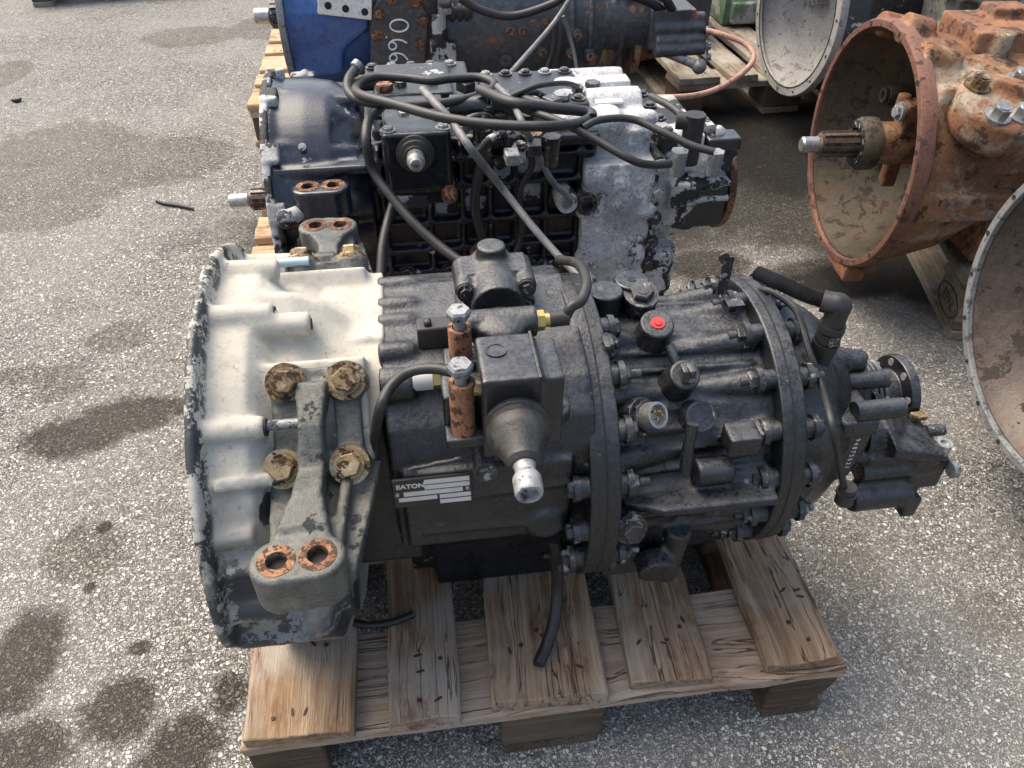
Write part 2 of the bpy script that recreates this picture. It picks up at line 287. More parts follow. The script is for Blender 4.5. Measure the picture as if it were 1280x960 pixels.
# ================================================================= ground
def ground_material():
    t = NT('exposed_aggregate_asphalt', .85)
    wv = t.vm('ADD', t.co, t.vm('SCALE', t.noise(150, 2, .6, col=True), None, .011))
    e1 = t.vor(150, 'DISTANCE_TO_EDGE', wv); c1 = t.vor(150, 'F1', wv, 'Color'); e2 = t.vor(300, 'DISTANCE_TO_EDGE', wv); c2 = t.vor(300, 'F1', wv, 'Color')
    stone = lambda c: t.ramp(c, [(0.0, (.09, .086, .078)), (.25, (.25, .24, .215)), (.55, (.385, .371, .335)), (.8, (.475, .46, .42)), (1.0, (.60, .585, .545))])
    sep = t.t.nodes.new('ShaderNodeSeparateColor'); t.set(sep.inputs[0], c1); sp2 = t.t.nodes.new('ShaderNodeSeparateColor'); t.set(sp2.inputs[0], c2)
    big = t.mix(t.step(e1, .02, .16), (.045, .043, .039), stone(sep.outputs[0])); small = t.mix(t.step(e2, .015, .15), (.07, .067, .061), stone(sp2.outputs[0]))
    sel = t.step(t.mt('ADD', sep.outputs[1], t.mt('MULTIPLY', t.noise(3, 3), .3)), .52, .6)
    col = t.mix(sel, big, small)
    pat = t.noise(1.6, 6, .62); col = t.mix(t.mt('MULTIPLY', t.step(pat, .38, .62), .38), col, (.35, .338, .31))
    col = t.mix(t.mt('MULTIPLY', t.step(t.noise(7, 6, .7), .52, .70), .35), col, (.16, .145, .125))
    # oil and water stains with shapes of their own, plus shade painted under the rusty bell: (pixel centre, pixel radii, strength, tint)
    def st(lst, amt, tint, amp, ns, col, soft=.2):
        L = []
        for x, y, rx, ry in lst:
            c = onZ(x, y, 0); ax = (onZ(x+rx, y, 0)-c).length; ay = (onZ(x, y-ry, 0)-c).length; L.append(((c.x, c.y, 0), (ax, ay, 1)))
        return t.mix(t.mt('MULTIPLY', t.blobs(L, amp, ns, soft), amt), col, tint, 'MULTIPLY')
    col = st([(28, 825, 48, 62), (148, 888, 46, 40), (20, 945, 70, 42), (228, 938, 52, 46), (286, 868, 22, 26), (95, 545, 66, 24), (165, 518, 62, 22), (225, 508, 40, 10), (130, 660, 9, 8), (112, 735, 8, 7), (175, 810, 14, 9)], .90, (.20, .175, .15), .55, 30, col, .30)
    col = st([(25, 470, 50, 10), (75, 478, 34, 22), (105, 690, 50, 34), (150, 420, 40, 18), (60, 215, 120, 58), (200, 200, 90, 28), (10, 92, 26, 16), (40, 265, 90, 22), (330, 35, 40, 14), (240, 45, 60, 12)], .62, (.50, .465, .41), .34, 14, col, .10)
    col = st([(985, 235, 190, 60), (930, 165, 140, 60), (1010, 150, 130, 70), (1060, 345, 130, 26), (880, 330, 60, 20), (1110, 330, 60, 40), (700, 260, 400, 60), (960, 200, 90, 90), (1020, 250, 40, 60)], .93, (.16, .145, .13), .4, 9, col, .3)  # oily zone, and painted shade on the ground under the rusty bell
    col = st([(1010, 745, 60, 50), (960, 690, 46, 50), (1060, 700, 40, 50), (1230, 770, 40, 30)], .4, (.62, .58, .50), .4, 10, col, .4)
    col = st([(985, 185, 120, 50), (930, 150, 100, 44), (1010, 110, 140, 34), (1075, 350, 90, 18), (1150, 330, 60, 60)], .88, (.16, .15, .14), .5, 12, col, .25)  # deepens the oil and the painted shade below the bell and its pallet
    orange = t.step(t.noise(5.5, 5, .7, t.map(t.co, (1, 2.5, 1), (9, 3, 1))), .66, .74); col = t.mix(t.mt('MULTIPLY', orange, .35), col, (.36, .22, .09))
    h = t.mix(sel, t.step(e1, .0, .2), t.step(e2, .0, .2))
    nb = t.bump(h, .8, .0035); nb = t.bump(t.noise(2.0, 4), .3, .03, nb)
    return t.out(col, t.mt('SUBTRACT', .95, t.mt('MULTIPLY', t.noise(2.3, 4), .25)), nb, spec=.3)
gm = MB(); gm.add([(-60, -60, 0), (60, -60, 0), (60, 60, 0), (-60, 60, 0)], [(0, 1, 2, 3)])
go = put('ground', gm, ground_material()); go['kind'] = 'structure'; go['label'] = 'grey asphalt yard with pale exposed stone chips and oil stains'

# ================================================================= pallets
def plank(L, W, T, seed, rag=.0035, nx=14):
    """a sawn board along local x with uneven edges and a splintery end"""
    rnd = random.Random(seed); m = MB(); rs = []
    for i in range(nx+1):
        x = L*i/nx-L/2; j = lambda a: rnd.uniform(-a, a)
        if i in (0, nx): x += 0
        a, b = W/2+j(rag*.5), W/2+j(rag*.5); zt = T/2+j(rag*.25); zb = -T/2
        row = [(-a, zb), (-a, zt-.003), (-a+.004, zt), (-W/6, zt+j(.0006)), (W/6, zt+j(.0006)), (b-.004, zt), (b, zt-.003), (b, zb)]
        rs.append([V((x+(j(rag) if i in (0, nx) else 0), y, z)) for y, z in row])
    return m.rings(rs)
def nailhead():
    m = MB(); m.cyl((0, 0, -.002), (0, 0, .0012), .0032, .0028, n=10); return m
def nailpit():
    m = MB(); return m.sphere((0, 0, 0), .0055, 10, (1.2, .4, .12))
def board(parent, p0, p1, W, T, ztop, mat, seed, name='board', nails=()):
    """p0, p1: ends of the centre line (x, y), in the pallet's own frame"""
    p0, p1 = V((*p0, 0)), V((*p1, 0)); d = p1-p0; L = d.length
    me = plank(L, W, T, seed).mesh(name); me.materials.append(mat)
    o = bpy.data.objects.new(name, me); COL.objects.link(o); o.parent = parent; c = (p0+p1)/2
    o.location = (c.x, c.y, ztop-T/2); o.rotation_euler.z = math.atan2(d.y, d.x)
    m = o.modifiers.new('edge', 'BEVEL'); m.width = .0015; m.segments = 1; m.limit_method = 'ANGLE'; m.angle_limit = R_(50)
    for k, (a, b) in enumerate(nails):
        kk = ('nail', k % 2)
        if kk not in _shared:
            q = (nailhead() if k % 2 else nailpit()).mesh('nail'); q.materials.append(M['nail']); _shared[kk] = q
        n = bpy.data.objects.new('nail', _shared[kk]); COL.objects.link(n); n.parent = o; n.location = (a, b, T/2+.0004); n.rotation_euler.z = random.random()*3
    return o
M['nail'] = worn('rusty_nail', (.035, .02, .014), (.06, .03, .018), (.03, .02, .015), .6, 200, .8, (.15, .08, .04), .5, .4)
def block(parent, x0, x1, y0, y1, z0, z1, mat, cut=0):
    m = MB()
    if cut: m.prism([(x0, y0, z0), (x1-cut*.45, y0, z0), (x1-cut*.12, y0, z0+cut*.5), (x1, y0, z1-.02), (x1, y0, z1), (x0, y0, z1)], (0, y1-y0, 0))
    else: m.bb(x0, x1, y0, y1, z0, z1)
    me = m.mesh('block'); me.materials.append(mat); o = bpy.data.objects.new('block', me); COL.objects.link(o); o.parent = parent
    b = o.modifiers.new('edge', 'BEVEL'); b.width = .004; b.segments = 2; b.limit_method = 'ANGLE'; return o
EDG = [(0, .145), (.186, .286), (.3275, .4725), (.514, .614), (.655, .8)]
def pallet(loc, rz, L, label, top, strm, blk, edges=None, nailed=False):
    """local frame: deck boards run along +y over L, the 0.8 m side along +x"""
    p = empty('pallet', loc, label, 'pallet', 'wooden pallets under the gearboxes', rz); sd = random.randrange(9999)
    for i, e in enumerate(edges or [((a, 0), (b, 0), (a, L), (b, L)) for a, b in EDG]):
        nl, nr, fl, fr = [V((*q, 0)) for q in e]; c0 = (nl+nr)/2; c1 = (fl+fr)/2; W = ((nr-nl).length+(fr-fl).length)/2
        L2 = (c1-c0).length
        nails = [(-L2/2+random.uniform(.02, .13), random.uniform(-W*.36, W*.36)) for _ in range(5 if nailed else 3)]
        board(p, c0.xy, c1.xy, W, .022, .144, top, sd+i, 'board', nails)
    for j, (a, b) in enumerate([(0, .145), (L/2-.0725, L/2+.0725), (L-.145, L)]):
        board(p, (0, (a+b)/2), (.8, (a+b)/2), .143, .0215, .1215, strm, sd+20+j, 'stringer')
        for k, (c, d) in enumerate([(0, .1), (.327, .472), (.7, .8)]):
            block(p, c+.002, d-.002, a+.004, b-.004, .022, .0995, blk, .07 if (nailed and k == 2 and j == 0) else 0)
    for k, (c, d) in enumerate([(0, .1), (.327, .472), (.7, .8)]):
        if nailed: board(p, ((c+d)/2, .006), ((c+d)/2, L), d-c-.012, .021, .0215, blk, sd+30+k, 'bottom_board')
        else: board(p, ((c+d)/2, 0), ((c+d)/2, L), d-c-.004, .021, .0215, strm, sd+30+k, 'bottom_board')
    return p
def q144(x, y): return onZ(x, y, .144)
e1 = []
L1 = .69
for nl, nr, fl, fr in [((301, 925), (441, 914), (325, 760), (447, 755)), ((485, 907), (576, 894), (483, 715), (562, 715)), ((621, 883), (754, 864), (604, 705), (725, 690)),
                       ((795, 855), (889, 846), (757, 692), (842, 680)), ((957, 836), (1055, 817), (893, 660), (976, 655))]:
    P = [q144(*q) for q in (nl, nr, fl, fr)]
    def ext(a, b): d = (b-a); return a + d*((L1-a.y)/d.y)
    e1.append((P[0].xy, P[1].xy, ext(P[0], P[2]).xy, ext(P[1], P[3]).xy))
P1 = pallet((0, 0, 0), 0, L1, 'weathered grey-brown pallet under the black gearbox with the cream bell housing', M['oldwood'], M['stringerwood'], M['darkwood'], e1, True)
# boards of these two run along world x: turn by -90 degrees (local y -> world x)
P2 = pallet((-.118, 1.52, 0), R_(-90), .90, 'light tan pallet under the blue-black gearbox with white corroded end', M['newwood'], M['newwood'], M['darkwood'])
P3 = pallet((-.237, 2.895, 0), R_(-90), 1.2, 'light tan pallet under the gearbox with the chalk-marked cover plate', M['newwood'], M['newwood'], M['darkwood'])
# pallet with the burnt-in EPAL stamp, under the rusty gearbox (boards run along y)
PA, PB = onZ(1184, 424, 0), onZ(1122, 300, 0); az = math.atan2((PB-PA).y, (PB-PA).x)-math.pi/2
P4 = pallet((PA.x, PA.y, 0), az, 1.2, 'dusty grey pallet with EPAL stamped on its block, under the rusty gearbox', M['greywood'], M['greywood'], M['greywood'])
def text_mesh(name, s, size, mat, parent, loc, rot, extrude=.0003, sx=1.0, align='CENTER', bold=0):
    cu = bpy.data.curves.new(name, 'FONT'); cu.body = s; cu.size = size; cu.extrude = extrude; cu.align_x = align; cu.align_y = 'CENTER'; cu.resolution_u = 3; cu.offset = bold
    tmp = bpy.data.objects.new('tmp', cu); COL.objects.link(tmp); dg = bpy.context.evaluated_depsgraph_get()
    me = bpy.data.meshes.new_from_object(tmp.evaluated_get(dg)); bpy.data.objects.remove(tmp); bpy.data.curves.remove(cu)
    me.materials.clear(); me.materials.append(mat); o = bpy.data.objects.new(name, me); COL.objects.link(o); o.parent = parent
    o.location = V(loc)-(wloc(parent) if parent else V((0, 0, 0))); o.rotation_euler = rot; o.scale = (sx, 1, 1); return o
# ================================================================= black gearbox with cream bell housing
AY, AZ = .24, .40                 # main shaft axis (runs along +x)
G1 = empty('gearbox', (.45, AY, .144), 'black truck gearbox with cream paint-chipped bell housing on weathered pallet', 'gearbox')
O1 = V(G1.location)
def ax(x, th, r, cy=AY, cz=AZ): return V((x, cy+math.cos(th)*r, cz+math.sin(th)*r))   # th: 0 = away, 90 = up, 180 = towards the camera
def bell_material():
    t = NT('cream_bell_paint', .7)
    n1 = t.noise(7, 6, .65); n2 = t.noise(45, 6, .7); n3 = t.noise(2.6, 4, .5)
    c = t.mix(t.step(n1, .35, .68), (.365, .35, .305), (.43, .405, .335)); c = t.mix(t.mt('MULTIPLY', t.step(n2, .48, .68), .55), c, (.27, .262, .24)); c = t.mix(t.mt('MULTIPLY', t.step(t.noise(160, 6, .75), .56, .66), .6), c, (.17, .165, .155))
    low = [((.12, .03, .30), (.16, .17, .19)), ((.09, .0, .22), (.16, .2, .12)), ((.2, .06, .34), (.06, .12, .16))]
    sh = lambda L: [((V(c_)-O1), r_) for c_, r_ in L]
    c = t.mix(t.mt('MULTIPLY', t.blobs(sh(low), .5, 12, .35), .9), c, (.17, .17, .168))
    c = t.mix(t.mt('MULTIPLY', t.step(t.noise(9, 4, .6, t.map(t.co, (1, 1, 1), (4, 4, 4))), .62, .72), .35), c, (.42, .32, .15))
    D = lambda x, y, rx, ry: (onP(x, y, V((0, AY, AZ))+V((0, -.7071, .7071))*.23, (0, -.7071, .7071)), (rx, .06, .06) if ry is None else (rx, ry, ry))
    dark = sh([D(447, 400, .022, .012), D(446, 449, .017, .010), D(283, 394, .03, .010), D(258, 545, .02, .010), D(276, 552, .012, .006), D(383, 410, .012, .007), D(340, 640, .014, .022), D(352, 610, .012, .012)])
    dark += sh([((.085, .015, .345), (.03, .03, .028)), ((.125, .03, .33), (.035, .03, .03)), ((.07, .06, .27), (.04, .03, .05)), ((.17, .04, .30), (.05, .05, .04)), ((.19, .05, .36), (.02, .03, .03))])
    k = t.blobs(dark, .75, 95, .06); rimn = t.step(t.noise(26, 8, .78), .50, .515)
    xs = t.t.nodes.new('ShaderNodeSeparateXYZ'); t.set(xs.inputs[0], t.co); rim = t.step(xs.outputs[0], .066-O1.x, .062-O1.x)
    streak = t.mt('MULTIPLY', t.blobs(sh([((.075, .0, .40), (.05, .06, .10)), ((.12, .06, .33), (.10, .07, .07)), ((.19, .06, .47), (.03, .06, .12))]), .6, 14, .4), t.step(t.noise(24, 8, .76), .47, .49)); k = t.mt('MAXIMUM', k, streak)
    k = t.mt('MAXIMUM', k, t.mt('MULTIPLY', rim, rimn)); k = t.mt('MAXIMUM', k, t.step(t.noise(12, 8, .74), .63, .638))
    c = t.mix(k, c, (.024, .027, .031))
    yel = t.mt('MULTIPLY', t.blobs(sh([D(318, 350, .02, .006), D(300, 372, .016, .006), D(335, 380, .012, .005)]), .9, 60, .2), t.step(n2, .42, .5))
    c = t.mix(t.mt('MULTIPLY', yel, .7), c, (.72, .70, .10))
    nb = t.bump(t.mt('SUBTRACT', t.noise(300, 3, .6), t.mt('MULTIPLY', k, -1.5)), .4, .0008); nb = t.bump(t.noise(28, 4), .35, .004, nb)
    return t.out(c, t.mt('SUBTRACT', .78, t.mt('MULTIPLY', k, .33)), nb)
BC = (.235, .392)                 # bell centre
def bell_section(x, r, zmin=.1465, n=72, cy=BC[0], cz=BC[1], sq=0, clip=.223, dep=0):
    out = []
    for i in range(n):
        a = 2*math.pi*i/n; rr = r*(1+sq*(abs(math.sin(2*a))**3))
        if math.sin(a) < 0: rr = min(rr, (cz-zmin)/(-math.sin(a)))
        k = -.857*math.cos(a)-.515*math.sin(a)                     # the cast chamfer low on the near side
        if k > 0: rr = min(rr, clip/k)
        fl = max(0, math.cos(2*(a-R_(135 if math.cos(a) < 0 else 45)))) if math.sin(a) > -.1 else 0      # pocket behind each bracket pad
        rr -= min(1, fl*2.2)*dep
        z = cz+math.sin(a)*rr; out.append(V((x-max(0, (x-.14)/.09)*.062*min(1, max(0, (.57-z)/.2)), cy+math.cos(a)*rr, z)))
    return out
m = MB()
outer = [(.050, .264), (.051, .266), (.060, .266), (.063, .243), (.10, .242), (.108, .242), (.122, .241), (.14, .239), (.17, .226), (.195, .204), (.210, .198), (.222, .198), (.232, .198)]
inner = [(.230, .09), (.212, .10), (.19, .13), (.15, .175), (.10, .212), (.050, .232)]
m.rings([bell_section(x, r, .1465, dep=.026*min(1, max(0, (x-.102)/.018))*min(1, max(0, (.20-x)/.03))) for x, r in outer]+[bell_section(x, r, .165, clip=.20) for x, r in inner], closed=True)
S45 = V((0, -.7071, .7071)); T45 = V((0, .7071, .7071)); B45 = V((0, .7071, .7071)); ctr = V((0, *BC))
rot45 = Matrix(((1, 0, 0), (0, .7071, -.7071), (0, .7071, .7071)))      # box z axis -> S45
rotm45 = Matrix(((1, 0, 0), (0, .7071, .7071), (0, -.7071, .7071)))
PU = .212                          # pad height above the axis
m.box(ctr+S45*(PU-.05)+V((.157, .02, .02)), (.112, .13, .1), rot45)
m.box(ctr+B45*(PU-.05)+V((.157, -.02, .02)), (.112, .13, .1), rotm45)
# end flange of the bell
m.bb(.165, .232, .20, .33, .45, .592)
# bosses along the rim and ribs
for a, x1, r in [(98, .125, .016), (128, .118, .015), (152, .10, .013), (172, .118, .017), (75, .12, .015), (50, .12, .015), (20, .12, .015)]:
    th = R_(a); m.cyl(ax(.055, th, .243, *BC), ax(x1, th, .241, *BC), r*.85, r*.8, 10)
def hit(px, py, r, cy=AY, cz=AZ):
    """where the pixel's ray meets a cylinder of radius r about a shaft"""
    d = ray(px, py); oy, oz = CAM.y-cy, CAM.z-cz; A = d.y*d.y+d.z*d.z; B = oy*d.y+oz*d.z; Cq = oy*oy+oz*oz-r*r
    t_ = (-B-math.sqrt(max(0, B*B-A*Cq)))/A; p = CAM+d*t_; return p, V((0, p.y-cy, p.z-cz)).normalized()
p, n_ = hit(384, 405, .231, *BC); m.cyl(p-V((.06, 0, 0))+n_*.004, p+V((.004, 0, 0)), .012, .013); BP = p+V((.0035, 0, 0))
for a in (140, 160): m.prism([ax(.07, R_(a-1.5), .235, *BC), ax(.07, R_(a-1.5), .256, *BC), ax(.19, R_(a-1.5), .215, *BC), ax(.19, R_(a-1.5), .2, *BC)], ax(0, R_(a+1.5), .24, *BC)-ax(0, R_(a-1.5), .24, *BC))
# lower skirt: recessed clutch-fork window framed by a raised lip
m.box((.095, -.004, .372), (.07, .02, .014))
bell = put('bell_housing', m, bell_material(), G1, remesh=.0036, relax=2, label='cream bell housing with chipped dark paint')
put('bolt_hole', MB().cyl(BP-V((.004, 0, 0)), BP+V((.0012, 0, 0)), .0062), M['hole'], bell)
for a, x1 in [(98, .125), (128, .118), (172, .118)]:
    q = ax(x1, R_(a), .241, *BC); k = MB().ring(q-V((.002, 0, 0)), (1, 0, 0), .0035, .0085, .0045); put('bolt_hole', k.cyl(q-V((.004, 0, 0)), q+V((.0006, 0, 0)), .0046), M['hole'], bell)

# ---- mounting brackets on both flanks of the bell
FZ = .555
def bracket(mir):
    """mir = 1: flank towards the camera, -1: far flank (mirrored about the shaft)"""
    def W(p): p = V(p); return p if mir == 1 else V((p.x, 2*BC[0]-p.y, p.z))
    S = W(V((0, BC[0]-.7071, 0)))-V((0, BC[0], 0)); S.z = .7071; S = S.normalized()
    T = V((0, -S.z*(-1 if S.y < 0 else 1), 0)); T = V((0, S.z, -S.y)) if S.y < 0 else V((0, S.z, -S.y))
    h1, h2 = onZ(345, 701, FZ), onZ(397, 693, FZ); h1, h2 = W(h1), W(h2); m = MB(); up = V((0, 0, 1))
    bl = [onP(*q, ctr+S45*(PU+.012), S45) for q in [(358, 479), (433, 476), (355, 586), (438, 581)]]; bl = [W(b) for b in bl]
    for b in bl: m.cyl(b-S*.03, b+S*.004, .021, .020, 22)
    # I-beam arm: flat top band, web and two side flanges
    ua = (bl[0]+bl[1])/2+S*.012; la = (bl[2]+bl[3])/2+S*.018; foot = (h1+h2)/2
    m.rings([[c+V((s*w, 0, 0))+d for s, d in ((-1, V((0, 0, 0))), (1, V((0, 0, 0))), (1, n_), (-1, n_))] for c, w, n_ in
             [(ua+V((-.004, 0, 0)), .016, -S*.03), ((ua+la)/2+V((-.003, 0, 0))+S*.010, .0115, -S*.03), (la+V((-.003, 0, 0))+S*.006, .0125, -S*.03), (la.lerp(foot, .35)+V((0, 0, .010)), .0135, -up*.025), (la.lerp(foot, .7)+V((0, 0, .004)), .023, -up*.025), (foot+(la-foot).normalized()*.012+V((0, 0, -.010)), .030, -up*.03)]])
    mid = (bl[0]+bl[1]+bl[2]+bl[3])/4
    for i, j in ((0, 1), (2, 3), (1, 3), (0, 2)):
        d = bl[j]-bl[i]; c = (bl[i]+bl[j])/2-S*.013
        m.box(c, (abs(d.x)+.03 if i in (0, 2) and j in (1, 3) else .026, d.length+.02 if (i, j) in ((1, 3), (0, 2)) else .03, .024), rot45 if mir == 1 else rotm45)
    # gusset from the pad to the foot
    for dx in (.0, .036):
        m.prism([la+V((dx-.012, 0, 0))-S*.02, foot+V((dx-.012, 0, -.012)), foot+V((dx-.012, 0, -.042)), la+V((dx-.012, 0, 0))-S*.075], V((.01, 0, 0)))
    m.rings([[la+V((-.05, 0, 0))-S*.04, la+V((.06, 0, 0))-S*.04, la+V((.06, 0, 0))-S*.07, la+V((-.05, 0, 0))-S*.07], [foot+V((-.03, 0, -.03)), foot+V((.045, 0, -.03)), foot+V((.045, 0, -.044)), foot+V((-.03, 0, -.044))]])
    for h in (h1, h2): m.ring(h-up*.046, up, .046, .0235, .0095, 32)
    c = (h1+h2)/2; d = h2-h1; m.box(c-up*.023, (d.length-.020, .047, .046), Matrix.Rotation(math.atan2(d.y, d.x), 3, 'Z'))
    o = put('mounting_bracket', m, M['greycast'], G1, remesh=.0028, relax=2)
    for h in (h1, h2):
        k = MB().ring(h-up*.02, up, .0205, .0165, .0092, 28); k2 = put('bushing', k, M['rustring'], o); put('bore_shade', MB().cyl(h-up*.032, h-up*.009, .0096), M['hole'], o)  # dark plug stands in for the shade inside the bracket holes
    for i, b in enumerate(bl):
        nb = inst('bolt', 'bracketbolt', lambda: (lambda q: (q.cyl((0, 0, -.003), (0, 0, .002), .0195, n=24), q.cyl((0, 0, .002), (0, 0, .0055), .0150, .0145, n=24),
             q.rings([[V((math.cos(a)*w_, math.sin(a)*w_, z)) for a in [math.pi/3*i_ for i_ in range(6)]] for z, w_ in ((.005, .0125), (.0125, .0125), (.0145, .0108))]))and q)(MB()), M['yellowzinc'], o, b+S*.0045, S, random.random())
    return o
bracket(1); bracket(-1)
k = onP(304, 535, ctr+S45*.235, S45); e = onP(378, 537, ctr+S45*.235, S45)
put('stud', MB().cyl(k-V((.01, 0, 0)), V((e.x+.01, k.y, k.z)), .0052), M['zinc'], G1); put('stud_nut', MB().cyl(k, k+V((.014, 0, 0)), .009, n=6).cyl(k-V((.004, 0, 0)), k+V((.002, 0, 0)), .0125), M['paleblue'], G1)
k = onY(348, 329, .33); put('stud', MB().cyl(k, k+V((.035, 0, 0)), .0055), M['paleblue'], G1)

# ---- main case
FY = .085
sec = [(FY+.05, .345), (FY, .378), (FY, .49), (FY+.004, .515), (FY+.018, .545), (FY+.05, .572), (.19, .587), (.305, .587), (.36, .565), (.395, .53), (.405, .45), (.405, .30), (.36, .22), (.30, .175), (.20, .175), (.19, .24)]
m = MB(); m.rings([[V((x, y, z)) for y, z in sec] for x in (.228, .30, .38, .445)])
m.bb(.165, .25, .125, .37, .30, .54); m.bb(.26, .43, .19, .31, .1455, .25)                         # sump resting on the deck boards
m.bb(.238, .418, FY-.008, .13, .385, .505)                    # raised front panel
for (x, y, x1) in [(477, 355, 523), (477, 381, 522), (477, 402, 521), (477, 438, 520)]:
    a = onZ(x, y, .588); b = onZ(x1, y, .588); m.cyl((.225, a.y, .583), (b.x-.008, a.y, .583), .0125, .0115); m.sphere((b.x-.008, a.y, .583), .0115, 12)
p = onP(487, 478, (0, .12, .565), S45); m.cyl((.226, p.y, p.z-.004), (.262, p.y, p.z-.004), .019, .017)
for (x0, y0, x1, y1) in [(505, 588, 580, 572), (572, 622, 715, 602), (530, 665, 690, 650)]:
    a, b = onY(x0, y0, FY-.008), onY(x1, y1, FY-.008); m.cyl(a, b, .0035, n=8)
p = onY(682, 652, FY-.008); m.cyl((p.x, FY+.02, p.z), (p.x, FY-.016, p.z), .024, .021, 28)
m.bb(.245, .44, .36, .43, .30, .50)
case = put('main_case', m, M['black'], G1, remesh=.0036, relax=3)
# nameplate
pc = onY(541, 612, FY-.0095); PWd, PHt = .082, .042; yp = FY-.0105
npl = put('nameplate', MB().bb(pc.x-PWd/2, pc.x+PWd/2, yp-.0016, yp+.002, pc.z-PHt/2, pc.z+PHt/2), M['plateblack'], G1, bevel=.0006)
def cell(u0, u1, v0, v1):   # plate fractions, v from top
    x0, x1 = pc.x-PWd/2+u0*PWd, pc.x-PWd/2+u1*PWd; z1, z0 = pc.z+PHt/2-v0*PHt, pc.z+PHt/2-v1*PHt
    put('plate_field', MB().bb(x0, x1, yp-.0021, yp-.0015, z0, z1), M['platewhite'], npl)
for c_ in [(.40, .97, .05, .20), (.40, .97, .24, .39), (.13, .88, .43, .58), (.06, .55, .63, .77), (.58, .98, .63, .77), (.58, .98, .82, .96)]: cell(*c_)
plrot = (math.pi/2, 0, 0)
text_mesh('plate_lettering', 'EATON', .0088, M['platewhite'], npl, (pc.x-PWd*.275, yp-.0019, pc.z+PHt*.27), plrot, .0002, 1.0, bold=.00035)
for u, v_ in ((.05, .50), (.94, .50)):
    q = V((pc.x-PWd/2+u*PWd, yp-.0016, pc.z+PHt/2-v_*PHt)); put('rivet', MB().cyl(q, q-V((0, .0014, 0)), .0026, .002, 12), M['steel'], npl)
for s, u, v_, sz in (('AJ7', .78, .89, .0058), ('FS 8309', .68, .315, .0058), ('21 4 08', .70, .125, .0055)):
    pass
# ---- shift tower on top of the main case
TZ = .655
a, b = onZ(593, 420, TZ), onZ(700, 470, TZ); m = MB()
m.bb(a.x, b.x-.014, b.y, a.y, .56, TZ); m.bb(b.x-.03, b.x+.006, b.y+.004, a.y-.004, .565, TZ-.006)
m.bb(a.x-.035, a.x+.02, b.y+.034, a.y+.002, .56, TZ-.045)
t1 = put('shift_tower', m, M['blacksmooth'], G1, remesh=.0026, relax=5)
q = onZ(620, 438, TZ+.0004); put('casting_mark', MB().ring(q, (0, 0, 1), .001, .010, .008).cyl(q-V((0, 0, .002)), q+V((0, 0, .0004)), .0078), M['blacksmooth'], t1)
put('flange_seam', MB().bb(b.x-.0185, b.x-.0155, b.y-.0005, a.y, .57, TZ+.0012), M['black'], t1, bevel=.0008)
# dome and cross cylinder behind the tower
m = MB(); q = onZ(627, 405, .62); m.cyl((q.x, q.y, .58), (q.x, q.y, .622), .030, .027, 28); m.sphere((q.x, q.y, .62), .027, 20, (1, 1, .4))
c0, c1 = onZ(583, 398, .625), onZ(672, 396, .625); m.cyl((c0.x, c0.y, .615), (c1.x, c0.y, .615), .0165, n=24)
f = onZ(616, 352, .60); m.bb(f.x-.038, f.x+.038, f.y-.018, f.y+.02, .575, .625); m.cyl((f.x, f.y-.055, .60), (f.x, f.y+.03, .605), .030, .028, 28); m.cyl((f.x, f.y+.01, .60), (f.x, f.y+.012, .642), .019, .0165, 24)
for sx in (-1, 1):
    m.cyl((f.x+sx*.034, f.y-.035, .612), (f.x+sx*.034, f.y+.02, .612), .012); m.cyl((f.x+sx*.034, f.y-.03, .585), (f.x+sx*.034, f.y, .585), .012)
put('selector_housing', m, M['black'], t1, remesh=.0026, relax=1)
for sx in (-1, 1):
    for dz in (.612, .586): bolt(G1, M['blackbolt'], (f.x+sx*.034, f.y-.036 if dz > .6 else f.y-.03, dz), (0, -1, .2), .007, .006)
e = V((c1.x, c0.y, .615)); put('fitting', MB().cyl(e-V((.002, 0, 0)), e+V((.008, 0, 0)), .011, n=6).cyl(e+V((.007, 0, 0)), e+V((.02, 0, 0)), .0075), M['brass'], G1)
w0 = e+V((.018, 0, 0)); w1 = onZ(727, 375, .63); w2 = onZ(733, 352, .63); w3 = onZ(722, 330, .61)
put('hose', MB().tube([w0, w0+V((.012, 0, .001)), w0.lerp(w1, .6)+V((0, -.004, .004)), w1, w2, w3, w3+V((-.01, .06, -.03))], .0058, 10), M['rubber'], G1)
put('hose_collar', MB().cyl(w0-V((.004, 0, 0)), w0+V((.016, 0, .001)), .0085), M['rubber'], G1)
# selector shaft with rubber boot pointing at the camera
s0 = onZ(640, 492, .612); d = V((-.004, -1, -.08)).normalized()
s0 = V((s0.x, s0.y, .608))
m = MB(); m.cyl(s0+V((0, .05, 0)), s0-V((0, .004, 0)), .029, .026, 6, R_(30)); put('hex_neck', m, M['blacksmooth'], G1, bevel=.003)
pf = [(-.004, .02), (0, .026), (.022, .027), (.024, .0287), (.030, .0287), (.032, .0262), (.036, .0262), (.038, .0287), (.046, .0287), (.050, .027), (.068, .0168), (.073, .016), (.077, .012)]
put('rubber_boot', MB().lathe([(t_*1.08, r_) for t_, r_ in pf], s0, d, 40), M['boot'], G1, smooth=28, bevel=.0006)
put('selector_shaft', MB().lathe([(.10, .0105), (.113, .0105), (.116, .009), (.121, .009), (.124, .0110), (.127, .0125), (.142, .0125), (.1445, .0115), (.1445, .0085), (.138, .0075), (.138, 0)], s0-d*.030, d, 28), M['zinc'], G1)
